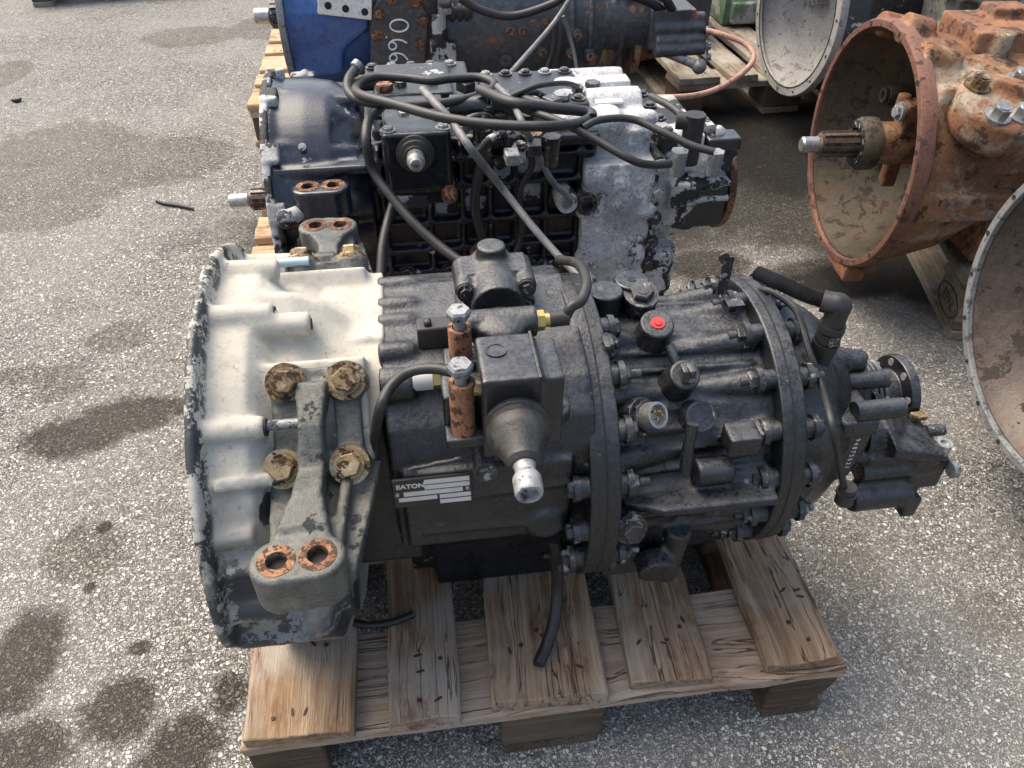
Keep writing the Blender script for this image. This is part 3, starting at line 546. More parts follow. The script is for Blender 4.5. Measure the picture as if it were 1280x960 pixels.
# bolted lug to the right of the shaft, lever plate to its left
q = onY(692, 512, .07); m = MB(); m.cyl((q.x, q.y+.012, q.z-.02), (q.x, q.y+.012, q.z-.004), .019); m.bb(q.x-.05, q.x, q.y, q.y+.05, q.z-.02, q.z-.006)
put('lug', m, M['black'], G1, remesh=.0026, relax=2); bolt(G1, M['blackbolt'], (q.x, q.y+.012, q.z-.004), (0, 0, 1), .009, .010)
q = onY(606, 585, .06); put('side_lug', MB().cyl((q.x, q.y+.03, q.z), (q.x, q.y-.004, q.z), .011), M['black'], G1); bolt(G1, M['blackbolt'], (q.x, q.y-.004, q.z), (0, -1, .1), .0085, .007)
# two upright sleeves with zinc bolts
for (bx, by, tx, ty, zt) in [(574, 420, 573, 388, .655), (579, 526, 575, 456, .655)]:
    tp = onZ(tx, ty, zt); base = onP(bx, by, tp, _F*1.0) if False else None
    h = .036 if by < 430 else .062
    put('sleeve', MB().ring((tp.x, tp.y, zt-.020-h), (0, 0, 1), h, .0118, .0075, 24), M['rustsleeve'], G1)
    put('sleeve_bolt', MB().cyl((tp.x, tp.y, zt-.06), (tp.x, tp.y, zt-.006), .0060, n=14).rings([[V((tp.x+math.cos(a_)*q_, tp.y+math.sin(a_)*q_, z_)) for a_ in [math.pi/3*i for i in range(6)]] for z_, q_ in ((zt-.008, .0115), (zt-.001, .0125), (zt+.002, .0105))]), M['zinc'], G1)
    put('sleeve_base', MB().bb(tp.x-.018, tp.x+.03, tp.y-.014, tp.y+.014, zt-.032-h, zt-.019-h), M['black'], G1, bevel=.003)
q = onZ(545, 415, .60); put('switch_box', MB().bb(q.x-.02, q.x+.02, q.y-.01, q.y+.012, .585, .612).bb(q.x-.012, q.x-.004, q.y-.006, q.y+.004, .61, .618), M['rubber'], G1, bevel=.0025)
# air fitting and thin hose that hangs along the bell
q = onZ(516, 474, .585); put('air_fitting', MB().cyl(q+V((.028, 0, 0)), q+V((.046, 0, 0)), .014, n=20), M['rubber'], G1)
put('thread_tape', MB().cyl(q, q+V((.020, 0, 0)), .0125, n=20), M['whitetape'], G1); put('brass_nut', MB().cyl(q+V((.019, 0, 0)), q+V((.03, 0, 0)), .0125, n=6), M['brass'], G1)
hp = [onZ(612, 484, .632), onZ(580, 470, .635), onZ(545, 461, .635), onZ(512, 465, .63), onZ(488, 484, .625), onZ(474, 515, .61), onY(468, 555, .095), onY(464, 600, .075), onY(455, 650, .075), onY(440, 705, .09), onY(415, 745, .12), onZ(420, 765, .152), onZ(450, 780, .151), onZ(485, 779, .151), onZ(517, 768, .153)]
put('air_hose', MB().tube(hp, .0052, 10), M['rubber'], G1)
put('hose_fitting', MB().cyl(hp[0]-V((.014, -.003, 0)), hp[0]+V((.008, 0, -.006)), .0075, n=6).cyl(hp[0]+V((.004, 0, -.004)), hp[0]+V((.018, -.004, -.012)), .006), M['yellowzinc'], G1)

# ---- middle flange between main case and range case
XF = .448
m = MB(); put('flange_ring', MB().ring((XF-.012, AY, AZ), (1, 0, 0), .034, .1915, .15, 96), M['black'], G1, bevel=.002)
NB = [R_(62+19.5*i) for i in range(16)]
for th in NB: m.cyl(ax(XF-.026, th, .1770), ax(XF+.034, th, .1770), .0130, .0130, 20)
# ---- range case
rs = []
for x, r in [(.46, .172), (.475, .158), (.52, .150), (.60, .148), (.66, .150)]: rs.append([ax(x, R_(i*5), r*(1+.025*math.cos(R_(i*5)*8)), AY, AZ) for i in range(72)])
m.rings(rs)
NB2 = [R_(42+21*i) for i in range(13)]; XG = .668
for th in NB2: m.cyl(ax(.52, th, .136), ax(XG-.016, th, .1500), .008, .0165, 18)
for th in [R_(75+26*i) for i in range(6)]: m.cyl(ax(.46, th, .160), ax(.56, th, .136), .017, .010, 18)
put('flange_ring', MB().ring((XG-.010, AY, AZ), (1, 0, 0), .028, .1735, .13, 96), M['black'], G1, bevel=.002)
for th in NB2: m.cyl(ax(XG-.028, th, .1595), ax(XG+.032, th, .1595), .0122, .0122, 18)
for i in range(22):
    th = R_(48+8.6*i); m.cyl(ax(.478, th, .154), ax(.648, th, .1475), .0045, .0035, 8)
# shelf and box low on the near side
sh0, sh1 = onY(770, 592, .055), onY(965, 590, .055)
m.prism([(.478, .095, .43), (.478, .075, .43), (.52, .052, .434), (.652, .052, .434), (.652, .11, .434), (.478, .11, .43)], (0, 0, -.012))
q = onY(932, 556, .07); m.bb(q.x-.014, q.x+.022, .074, .105, q.z-.024, q.z+.002)
m.cyl((.56, .085, .455), (q.x, .085, .455), .016); m.bb(.47, .55, .09, .2, .27, .40)
m.cyl((.53, .085, .31), (.53, .060, .305), .024, .024, 24)
m.cyl((.555, .085, .36), (.552, .088, .262), .017, .015, 18); m.cyl((.585, .08, .425), (.585, .08, .395), .016)
m.bb(.5, .66, .17, .31, .2, .3)
rng = put('range_case', m, M['black'], G1, remesh=.0030, relax=3)
# split lines on the two flanges
for x, r in ((XF+.006, .1920), (XG+.003, .1740)): put('gasket_line', MB().ring((x-.0009, AY, AZ), (1, 0, 0), .0018, r, r-.006, 72), M['hole'], G1)
for i, th in enumerate(NB):
    o = ax(0, th, .1770)
    bolt(G1, M['blackbolt'], (XF-.026, o.y, o.z), (-1, 0, 0), .0100, .010, .008 if i in (9, 10) else 0)
    bolt(G1, M['blackbolt'], (XF+.034, o.y, o.z), (1, 0, 0), .0108, .010, .012 if i % 2 else 0)
for i, th in enumerate(NB2):
    o = ax(0, th, .1595)
    bolt(G1, M['blackbolt'], (XG-.028, o.y, o.z), (-1, 0, 0), .0108, .011, .009)
    bolt(G1, M['blackbolt'], (XG+.032, o.y, o.z), (1, 0, 0), .0105, .010, .008 if i % 3 == 1 else 0)
# ---- fittings on the range case
def boss(px, py, r0, r1, h, mat, name, n=24, surf=.148, tilt=(0, -.35, 1), bev=.002):
    """a round turret whose top centre is at the pixel; height above the shaft from the casing radius"""
    nrm = V(tilt).normalized(); top = onP(px, py, V((0, AY, AZ))+nrm*(surf+h), nrm)
    put(name, MB().cyl(top-nrm*(h+.025), top, r0, r1, n), mat, G1, bevel=bev); return top, nrm
tp, nr = boss(822, 404, .025, .019, .036, M['black'], 'plug_turret'); put('red_plug', MB().cyl(tp-nr*.002, tp+nr*.0015, .0085, .0078, 20).cyl(tp, tp+nr*.003, .0042), M['red'], G1)
tp, nr = boss(801, 368, .022, .021, .016, M['black'], 'filler_boss'); bolt(G1, M['blackbolt'], tp, nr, .0145, .011, name='filler_plug')
for px, py, hh in ((757, 362, .014), (790, 349, .016)):
    tp, nr = boss(px, py, .0205, .0205, .024, M['blacksmooth'], 'round_cap', tilt=(0, 0.0, 1), surf=.165)
    if px > 780: put('cap_bore', MB().cyl(tp-nr*.001, tp+nr*.0005, .0055), M['hole'], G1)
tp, nr = boss(758, 433, .017, .0155, .016, M['black'], 'sensor_boss', tilt=(0, -.7, .7)); put('sensor_clip', MB().box(tp+nr*.008, (.010, .018, .016)).box(tp+nr*.014+V((-.004, 0, .004)), (.006, .022, .005)).cyl(tp, tp+nr*.012+V((.012, 0, 0)), .005), M['blackbolt'], G1, bevel=.001)
tp, nr = boss(857, 468, .0235, .0165, .042, M['black'], 'sensor_turret', tilt=(0, -.55, .85)); put('sensor_clip', MB().box(tp+nr*.006, (.014, .016, .016)).box(tp+nr*.016, (.005, .016, .008)), M['blackbolt'], G1, bevel=.001)
tp, nr = hit(876, 520, .178); put('disc_plug', MB().cyl(tp-nr*.04, tp, .019, .0165, 28), M['blacksmooth'], G1, bevel=.0015); put('disc_ring', MB().ring(tp-nr*.0006, nr, .0016, .0168, .0135), M['blackbolt'], G1)
tp, nr = hit(808, 520, .172); nr = (nr+V((.55, 0, .0))).normalized(); put('connector_nut', MB().cyl(tp-nr*.05, tp-nr*.004, .022, .021, 24).cyl(tp-nr*.004, tp+nr*.003, .019, .019, 6), M['blackbolt'], G1, bevel=.001)
put('connector', MB().ring(tp-nr*.004, nr, .022, .0145, .0115).cyl(tp-nr*.004, tp+nr*.008, .0118), M['steel'], G1)
for i in range(6): q = tp+nr*.008+V((math.cos(i), 0, math.sin(i)))*.006; put('pin', MB().cyl(q, q+nr*.008, .0013, n=6), M['brass'], G1)
def pipe(name, pts, r, mat, n=10, k=6, parent=None): return put(name, MB().tube(pts, r, n, k), mat, parent or G1)
pipe('cast_pipe', [onP(815, 388, V((0, AY, AZ))+V((0, -.33, .94))*.155, (0, -.33, .94)), onP(800, 372, V((0, AY, AZ))+V((0, -.33, .94))*.155, (0, -.33, .94))], .006, M['black'])
pipe('cast_pipe', [onP(836, 432, V((0, AY, AZ))+S45*.152, S45), onP(846, 455, V((0, AY, AZ))+S45*.155, S45), onP(853, 470, V((0, AY, AZ))+S45*.155, S45)], .006, M['black'])
pipe('cast_pipe', [onY(866, 530, .085), onY(860, 560, .075), onY(856, 590, .07)], .0065, M['black'])
q = onY(788, 660, .058); bolt(G1, M['blackbolt'], (q.x, q.y, q.z), (.1, -1, .35), .0135, .016, name='drain_plug')
# drain hose hanging to the deck
pipe('drain_hose', [onY(692, 672, .10), onY(696, 690, .11), onZ(697, 730, .225), onZ(694, 770, .185), onZ(684, 805, .165), onZ(673, 830, .158)], .0085, M['rubber'])
hq = onZ(673, 830, .158); put('hose_bore', MB().cyl(hq+V((0, .001, 0)), hq+V((-.0008, -.0012, -.0003)), .0062), M['hole'], G1)
# rear strap, bracket plate, conduit
q0, q1 = onY(908, 366, AY+.02), onY(905, 322, AY+.02)
m = MB(); m.box((q0+q1)/2, (.013, .003, (q1-q0).length)); m.box(q0+V((.004, -.012, -.002)), (.02, .03, .003)); m.cyl(q1+V((0, -.0015, 0)), q1+V((0, .0015, 0)), .0065)
put('strap', m, M['blackbolt'], G1, bevel=.0006); put('strap_hole', MB().cyl(q1+V((0, -.002, -.006)), q1+V((0, .002, -.006)), .0028), M['zinc'], G1)
# ---- rear cover
m = MB(); rs = []
for x, r, oy, oz in [(.69, .150, 0, 0), (.72, .148, 0, 0), (.745, .135, .0, .0), (.775, .112, .0, .0), (.795, .080, 0, 0), (.82, .068, 0, 0)]: rs.append([ax(x, R_(i*5), r*(1+.03*math.cos(R_(i*5)*9)), AY+oy, AZ+oz) for i in range(72)])
m.rings(rs)
for th in NB2: m.cyl(ax(.685, th, .152), ax(.745, th, .118), .016, .010, 14)
m.cyl(ax(.74, R_(105), .10), ax(.81, R_(110), .095), .018, .014); m.lathe([(0, .066), (.022, .066), (.026, .058), (.034, .058)], (.805, AY, AZ), (1, 0, 0), 40)
rear = put('rear_cover', m, M['black'], G1, remesh=.0034, relax=4)
for i in range(3): put('bearing_ring', MB().ring((.838+.009*i, AY, AZ), (1, 0, 0), .0055, .056-.003*i, .03, 48), M['blackbolt'], G1, bevel=.001)
# output flange
of = MB(); of.lathe([(0, .034), (.03, .032), (.052, .032), (.054, .050), (.060, .0515), (.066, .0515), (.067, .026), (.05, .012)], (.838, AY, AZ), (1, 0, 0), 56)
ofl = put('output_flange', of, M['blacksmooth'], G1, bevel=.0012)
for i in range(8):
    th = R_(20+45*i); q = ax(.890, th, .042); put('flange_hole', MB().cyl(q, q+V((.0024, 0, 0)), .0052), M['zinc'], ofl)
    q = ax(.9041, th, .042); put('flange_hole', MB().cyl(q, q+V((.0012, 0, 0)), .0052), M['hole'], ofl)
# spacers towards the flange
for (x0, y0, x1, y1, Y_, r) in [(1052, 478, 1103, 478, .19, .0115), (1098, 512, 1124, 511, .135, .0125)]:
    a_, b_ = onY(x0, y0, Y_), onY(x1, y1, Y_); put('spacer_tube', MB().cyl(V((a_.x-.03, Y_, a_.z)), V((b_.x, Y_, a_.z)), r, n=20), M['black'], G1); bolt(G1, M['blackbolt'], (b_.x, Y_, a_.z), (1, 0, 0), .008, .006)
# ---- side unit at the tail: clamp block with scribbled number, valve body
CY = .125; cb = onY(1067, 553, CY)
m = MB(); m.prism([(cb.x-.018, CY, cb.z+.035), (cb.x+.020, CY, cb.z+.035), (cb.x+.022, CY, cb.z-.01), (cb.x+.012, CY, cb.z-.065), (cb.x-.010, CY, cb.z-.072), (cb.x-.014, CY, cb.z-.03), (cb.x-.016, CY, cb.z+.01)], (0, .05, 0))
m.bb(cb.x-.024, cb.x+.022, CY-.004, CY+.06, cb.z+.012, cb.z+.036)
clampb = put('clamp_block', m, M['black'], G1, bevel=.004)
for i, ch in enumerate('94875521'): text_mesh('painted_number', ch, .0085, M['ink'], clampb, (cb.x+.004, CY-.0004, cb.z+.004-.0068*i), (math.pi/2, R_(90), 0), .0002)
m = MB(); v0, v1 = onY(1092, 590, .13), onY(1188, 575, .13)
m.bb(v0.x-.01, v1.x-.02, .13, .20, v1.z-.035, v1.z+.016); m.bb(v1.x-.05, v1.x-.004, .125, .215, v1.z-.045, v1.z+.008)
m.cyl((v0.x-.015, .135, v0.z-.004), (v1.x-.02, .135, v0.z-.004), .012); m.cyl((v0.x-.012, .17, v0.z+.03), (v0.x+.022, .17, v0.z+.03), .032, .032, 28)
m.cyl((v0.x-.03, .145, v0.z+.016), (v1.x-.02, .145, v0.z+.014), .010); m.prism([(v0.x+.01, .12, v0.z+.03), (v1.x-.02, .12, v0.z+.012), (v1.x-.02, .20, v0.z+.012), (v0.x+.01, .20, v0.z+.06)], (0, 0, .018))
m.cyl((v0.x-.02, .13, v0.z-.045), (v1.x-.04, .13, v0.z-.045), .020); m.bb(v1.x-.05, v1.x-.03, .11, .15, v0.z-.075, v0.z-.04)
vb = put('valve_body', m, M['black'], G1, remesh=.0028, relax=2)
q = onZ(1180, 556, v1.z+.022); put('vent_collar', MB().ring(q-V((0, 0, .012)), (0, 0, 1), .016, .0095, .0055).cyl(q-V((0, 0, .012)), q, .0058), M['steel'], vb)
q = onZ(1148, 520, v1.z+.034); put('tab', MB().box(q, (.018, .012, .006)), M['yellowzinc'], vb, bevel=.001)
q = onZ(1168, 538, v1.z+.022); put('bolt_stub', MB().cyl(q+V((-.012, 0, 0)), q+V((.012, 0, 0)), .008), M['blackbolt'], vb); bolt(G1, M['zinc'], (v1.x, .12, v1.z-.006), (1, 0, .1), .008, .007)
# ---- wire, conduit and elbow plug
q = onZ(965, 374, .565); put('cable_clip', MB().box(q, (.045, .03, .004)).box(q+V((-.022, -.008, -.012)), (.004, .03, .024)), M['blackbolt'], G1, bevel=.001); bolt(G1, M['steel'], q+V((0, 0, .002)), (0, 0, 1), .0085, .007)
pipe('signal_wire', [onZ(945, 372, .555), onZ(955, 362, .575), onZ(985, 378, .575), onZ(1000, 398, .57), onZ(1012, 440, .55), onZ(1026, 480, .525), onY(1040, 530, .068), onY(1050, 580, .062), onY(1056, 618, .062)], .0040, M['rubber'])
q = onY(1057, 618, .062); put('wire_plug', MB().cyl(q+V((-.001, 0, .014)), q+V((.001, 0, -.012)), .0095, .0105, 16).ring(q+V((0, 0, .002)), (0, 0, 1), .003, .0118, .009), M['rubber'], G1)
c0 = onZ(946, 341, .60); c1 = onZ(975, 354, .605); c2 = onZ(1005, 368, .605); c3 = onZ(1030, 377, .605)
put('corrugated_conduit', MB().tube([c0, c1, c2, c3], .0085, 12, 26, rf=lambda t, i: .0088 if i % 2 else .0068), M['rubber'], G1, smooth=80)
c4 = onZ(1050, 381, .605); dn = V((-.02, .02, -1)).normalized()
put('elbow_plug', MB().tube([c3-(c3-c2)*.1, c3.lerp(c4, .4), c4, c4+dn*.012, c4+dn*.03], .0125, 16, 5).cyl(c4+dn*.026, c4+dn*.034, .0150).cyl(c4+dn*.036, c4+dn*.048, .0142).cyl(c4+dn*.050, c4+dn*.074, .0155, .013), M['rubber'], G1)
put('plug_latch', MB().box(c4+dn*.042+V((.0, -.013, 0)), (.010, .006, .012)), M['blackbolt'], G1, bevel=.001)
put('speed_sensor', MB().cyl(c4+dn*.07, c4+dn*.12, .0125, .012), M['rubber'], G1)
# ================================================================= helpers for the other gearboxes
def splined(parent, p0, d, L, r, mat, n=10, tip=.35, tipr=.6):
    """splined input shaft starting at p0 and running along d"""
    p0 = V(p0); d, u, w_ = frame(d); m = MB(); Ls = L*(1-tip); m.cyl(p0, p0+d*Ls, r*.84, n=24)
    for i in range(n):
        a = 2*math.pi*i/n; c = u*math.cos(a)+w_*math.sin(a); t = d.cross(c)
        m.rings([[p0+d*x+c*h+t*s for h, s in ((r*.7, -r*.2), (r, -r*.15), (r, r*.15), (r*.7, r*.2))] for x in (0, Ls-.004)])
    m.cyl(p0+d*Ls, p0+d*(Ls+.004), r*.84, r*tipr, 24)
    s_ = put('input_shaft', m, mat, parent)
    put('shaft_tip', MB().lathe([(Ls, r*tipr), (L-.004, r*tipr), (L, r*tipr*.8)], p0, d, 24), M['steel'], s_); return s_
def hose(parent, pts, r, mat='rubber', name='hose', n=9, k=8): return put(name, MB().tube(pts, r, n, k), M[mat], parent)
def half_bell(x, cy, cz, r, rl, a0=168, a1=372, n=72):
    out = []
    for i in range(n):
        a = 360*i/n; q = rl if a0 < a < a1 else r; out.append(V((x, cy+math.cos(R_(a))*q, cz+math.sin(R_(a))*q)))
    return out
# ================================================================= blue-black gearbox with white corroded tail
Y2, Z2 = .95, .385
G2 = empty('gearbox', (.45, Y2, .144), 'blue-black gearbox with white corroded rear housing and hoses coiled on top', 'gearbox')
m = MB(); m.rings([half_bell(x, Y2, Z2, r, rl) for x, r, rl in [(.040, .222, .175), (.055, .216, .172), (.10, .214, .170), (.14, .208, .168), (.175, .188, .165), (.205, .168, .16)]]+[half_bell(x, Y2, Z2, r, r) for x, r in [(.205, .06), (.19, .10), (.12, .15), (.04, .155)]], closed=True)
bx = onY(455, 200, .775); m.bb(.05, .205, .772, .95, .505, .522)
for a in (60, 95, 130): m.cyl(ax(.05, R_(a), .208, Y2, Z2), ax(.19, R_(a+3), .185, Y2, Z2), .012, .016)
m.prism([(.10, .775, .52), (.115, .775, .52), (.115, .80, .40), (.10, .80, .40)], (0, .1, 0))
b2 = put('bell_housing', m, M['bluebell'], G2, remesh=.0045, relax=5)
m = MB()
for i in range(30):
    a0, a1 = 360/60*i, 360/60*(i+1)
m.lathe([(0, .165), (0, .229), (.013, .229), (.013, .165)], (.030, Y2, Z2), (1, 0, 0), 60, True)
for a in (75, 105, 135, 160, 185): m.box(ax(.044, R_(a), .216, Y2, Z2), (.030, .030, .034), Matrix.Rotation(R_(a), 3, 'X'))
q = onX(366, 95, .045); m.cyl(q-V((.02, 0, .03)), q+V((.035, 0, .0)), .018, .016); m.box(q+V((.02, 0, -.02)), (.05, .03, .05))
put('bell_rim', m, M['aludirty'], b2, remesh=.004, relax=1, label='rim corroded to bare white aluminium')
q = onX(385, 160, .07); inst('bolt', 'g2b', lambda: hexbolt(.0045, .004), M['zinc'], b2, onY(378, 184, .80)+V((.0, 0, .0)), (0, -.7, .7))
splined(G2, (.03, Y2, Z2), (-1, 0, 0), .11, .021, M['shaftsteel'], 10, .36, .62)
# near mounting bracket with two bushings
m = MB(); h1, h2 = onZ(384, 233, .505), onZ(416, 231, .505); up = V((0, 0, 1)); c = (h1+h2)/2
for h in (h1, h2): m.ring(h-up*.05, up, .05, .027, .0105, 28)
m.box(c-up*.025, ((h2-h1).length-.02, .053, .05)); m.rings([[c+V((sx*w_, sy*l_, z_)) for sx, sy in ((-1, -1), (1, -1), (1, 1), (-1, 1))] for z_, w_, l_ in ((-.045, .035, .022), (-.065, .036, .022), (-.085, .052, .03), (-.10, .052, .03))])
m.rings([[c+V((x, .0, z)) for x, z in ((-.02, -.03), (.02, -.03), (.02, -.13), (-.02, -.13))], [V((c.x+x, .90, c.z+z)) for x, z in ((-.045, -.0), (.045, -.0), (.045, -.2), (-.045, -.2))]])
br = put('mounting_bracket', m, M['bluebell'], G2, remesh=.0032, relax=2)
for h in (h1, h2): put('bushing', MB().ring(h-up*.02, up, .0206, .0195, .0102, 24), M['rustring'], br); put('bore_shade', MB().cyl(h-up*.034, h-up*.016, .0106), M['hole'], br)  # dark plugs again paint the shade down in the holes
q = onY(383, 291, .80); put('bracket_bolt', MB().cyl(q+V((0, .05, 0)), q, .014).cyl(q, q+V((0, -.006, .002)), .0185).cyl(q, q+V((0, -.018, .006)), .0135, n=6), M['zinc'], G2)
q = onX(356, 274, .06); put('corroded_lump', MB().sphere(q, .017, 14, (.8, 1, 1)).cyl(q, q+V((.04, .03, 0)), .014), M['aludirty'], G2, remesh=.003, relax=1)
# main case with cast ribs
m = MB(); m.bb(.20, .60, .80, 1.10, .20, .55); m.bb(.24, .56, .83, 1.08, .1455, .25)
for z in (.52, .47, .40, .345, .30): m.bb(.21, .595, .778, .82, z-.004, z+.004)
for x in (.22, .30, .36, .41, .455, .51, .57): m.bb(x-.004, x+.004, .782, .82, .29, .545)
m.bb(.40, .60, .77, 1.05, .535, .556)
put('main_case', m, M['darkblue'], G2, remesh=.0042, relax=2)
for x0, x1, z0, z1 in [(.417, .449, .475, .514), (.46, .504, .48, .512), (.46, .504, .425, .465), (.365, .405, .405, .465), (.31, .355, .41, .462), (.417, .449, .41, .46)]:
    put('rib_pocket', MB().bb(x0, x1, .797, .803, z0, z1), M['aludirty'], G2, bevel=.002)
for x in (.25, .33, .385, .48, .545): bolt(G2, M['blackbolt'], (x, .780, .30), (0, -1, .2), .011, .010)
# shift unit with round shaft end
u0, u1 = onY(482, 172, .735), onY(562, 236, .735)
m = MB(); m.bb(u0.x, u1.x, .735, .86, u1.z, u0.z); m.bb(u0.x-.006, u1.x+.004, .735, .95, u0.z-.008, u0.z+.004); m.bb(u0.x+.01, u1.x-.01, .742, .80, u1.z-.03, u1.z)
for sx in (u0.x+.004, u1.x-.004): m.cyl((sx, .748, u1.z), (sx, .748, u0.z+.004), .012)
un = put('shift_unit', m, M['blacksmooth'], G2, remesh=.0032, relax=2)
q = onY(519, 192, .733); put('shaft_seal', MB().lathe([(0, .031), (.006, .031), (.008, .026), (.012, .025), (.014, .019), (.018, .018)], (q.x, .736, q.z), (0, -1, 0), 32), M['boot'], un)
put('selector_shaft', MB().lathe([(.0, .0145), (.030, .0145), (.033, .0115), (.044, .0112), (.046, .009), (.046, .0045), (.036, .003)], (q.x, .725, q.z), (0, -1, .1), 24), M['steel'], un)
q = onY(515, 252, .742); put('bare_patch', MB().bb(q.x-.028, q.x+.028, .7385, .745, q.z-.012, q.z+.012), M['aludirty'], un, bevel=.002)
for sx in (u0.x+.004, u1.x-.004): bolt(G2, M['zinc'], (sx, .752, u0.z+.003), (0, 0, 1), .009, .008)
for px, py in ((505, 145), (472, 158), (547, 150)): q = onZ(px, py, .585); put('tower_bolt', MB().cyl(q-V((0, 0, .02)), q, .012).cyl(q, q+V((0, 0, .008)), .009, n=6), M['aludirty'], G2)
# top clutter: cylinder, fittings, valve bodies
m = MB(); a, b = onZ(440, 100, .575), onZ(560, 100, .575); m.bb(.20, .40, .86, 1.12, .54, .572); m.bb(.22, .36, .90, 1.06, .57, .592); m.bb(.415, .60, .86, 1.04, .55, .575)
put('top_cover', m, M['darkblue'], G2, remesh=.0045, relax=2)
for i_ in range(5):
    for Y_, x0_, z_ in ((.875, .225, .572), (1.10, .215, .572), (.88, .43, .575), (1.02, .43, .575)): bolt(G2, M['blackbolt' if (i_+int(Y_*100)) % 3 else 'zinc'], (x0_+i_*.038, Y_, z_), (0, 0, 1), .009, .008)
q0, q1 = onZ(562, 134, .60), onZ(612, 134, .60); put('air_cylinder', MB().cyl(q0, q1, .020, n=24).cyl(q1, q1+V((.008, 0, 0)), .026, n=24).box(q1+V((.022, 0, -.005)), (.03, .05, .05)), M['blacksmooth'], G2, bevel=.002)
for px, py, r, h, mt_ in [(500, 101, .010, .03, 'blackbolt'), (480, 105, .014, .012, 'rustsleeve'), (540, 98, .009, .022, 'zinc'), (660, 142, .012, .03, 'blackbolt'), (682, 142, .011, .03, 'zinc'), (667, 166, .013, .012, 'yellowzinc'), (690, 170, .014, .03, 'blackbolt'), (702, 116, .015, .02, 'zinc'), (722, 108, .010, .04, 'blackbolt'), (741, 102, .013, .035, 'blackbolt'), (850, 188, .013, .02, 'zinc'), (896, 189, .012, .02, 'zinc'), (640, 128, .012, .03, 'blackbolt')]:
    q = onZ(px, py, .60 if px < 600 else .585); put('fitting', MB().cyl(q-V((0, 0, h+.02)), q-V((0, 0, .004)), r*.8, r, 16).cyl(q-V((0, 0, .008)), q, r*1.1, n=6), M[mt_], G2)
for px, py, zz_, kind in [(575, 160, .59, 'box'), (598, 152, .60, 'nut'), (622, 172, .585, 'pipe'), (650, 178, .58, 'nut'), (668, 184, .58, 'box'), (612, 132, .61, 'nut'), (590, 150, .60, 'pipe'), (640, 196, .575, 'box'), (655, 120, .60, 'pipe'), (690, 128, .59, 'box'), (582, 108, .60, 'box'), (625, 143, .60, 'nut')]:
    q = onZ(px, py, zz_); mt_ = M[random.choice(['blackbolt', 'rubber', 'zinc', 'aludirty', 'blacksmooth'])]
    if kind == 'box': put('clip', MB().box(q, (.022, .03, .018), Matrix.Rotation(random.uniform(-.6, .6), 3, 'Z')), mt_, G2, bevel=.002)
    elif kind == 'nut': put('fitting', MB().cyl(q-V((0, 0, .03)), q, .010, .009, 16).cyl(q-V((0, 0, .012)), q-V((0, 0, .004)), .0125, n=6), mt_, G2)
    else: put('pipe_stub', MB().tube([q-V((.03, 0, .02)), q-V((.01, 0, 0)), q+V((.02, .01, .002)), q+V((.045, .02, -.015))], .006, 10, 5), mt_, G2)
q0 = onZ(470, 103, .59); put('connector', MB().cyl(q0-V((.03, 0, 0)), q0+V((.05, 0, 0)), .014).cyl(q0+V((.0, 0, 0)), q0+V((.012, 0, 0)), .018), M['rubber'], G2)
# plug on black hose, rusty and bare bits
q = onY(606, 176, .74); put('hose_connector', MB().cyl(q+V((0, 0, .02)), q, .013, n=6).cyl(q, q-V((0, 0, .03)), .0115, .009).cyl(q+V((0, .01, .02)), q+V((.002, .02, .035)), .009), M['blackbolt'], G2)
hose(G2, [q-V((0, 0, .025)), onY(597, 225, .745), onY(594, 260, .745), onY(604, 300, .75), onY(618, 335, .76)], .0085)
q = onY(562, 243, .73); put('rust_plug', MB().sphere(q, .014, 12, (1, 1, 1.2)).cyl(q, q+V((0, .05, .01)), .011), M['rustring'], G2)
q = onY(598, 322, .76); put('rust_plug', MB().sphere(q, .016, 12).cyl(q, q+V((0, .05, 0)), .014), M['rustsleeve'], G2)
for px, py in ((708, 252), (733, 255)): q = onY(px, py, .755); put('side_plug', MB().cyl(q+V((0, .06, 0)), q, .020).ring(q, (0, -1, 0), .010, .018, .010), M['blackbolt' if px > 720 else 'aludirty'], G2)
for z_ in (.49, .44, .39, .34, .29): bolt(G2, M['zinc' if z_ > .4 else 'blackbolt'], (.712, .766, z_), (0, -1, .1), .010, .009)
for Y_ in (.82, .88, .94, 1.0): bolt(G2, M['blackbolt'], (.735, Y_, .531), (0, 0, 1), .009, .008)
# corroded rear housing
m = MB(); m.bb(.575, .705, .765, 1.09, .24, .50); m.bb(.60, .70, .80, 1.06, .49, .545); m.bb(.53, .62, .79, .86, .535, .56); m.bb(.545, .70, .82, 1.08, .53, .562)
m.cyl((.60, .90, .55), (.70, .90, .55), .034, n=28); m.cyl((.62, 1.0, .56), (.69, 1.0, .56), .026, n=24); m.bb(.61, .69, .93, .97, .55, .585)
m.bb(.585, .70, .772, .80, .465, .475); m.bb(.585, .70, .768, .80, .355, .372); m.cyl((.64, .79, .44), (.64, .762, .44), .03); m.cyl((.66, .79, .32), (.66, .760, .32), .022); m.cyl((.60, .80, .30), (.60, .77, .30), .025)
rr_ = random.Random(5)
for i in range(34):
    if i < 20: m.sphere((rr_.uniform(.58, .70), .775, rr_.uniform(.26, .48)), rr_.uniform(.012, .028), 10, (1, .7, rr_.uniform(.7, 1.6)))
    else: m.sphere((rr_.uniform(.56, .70), rr_.uniform(.80, 1.04), .558), rr_.uniform(.014, .03), 10, (1.3, 1, .8))
put('rear_housing', m, M['alu'], G2, remesh=.004, relax=3, label='rear housing corroded to chalky white aluminium')
m = MB(); m.lathe([(0, .150), (.014, .150)], (.703, Y2-.02, Z2), (1, 0, 0), 48); m.bb(.703, .717, .768, 1.08, .26, .51); put('seam_flange', m, M['aludirty'], G2, remesh=.004, relax=1)
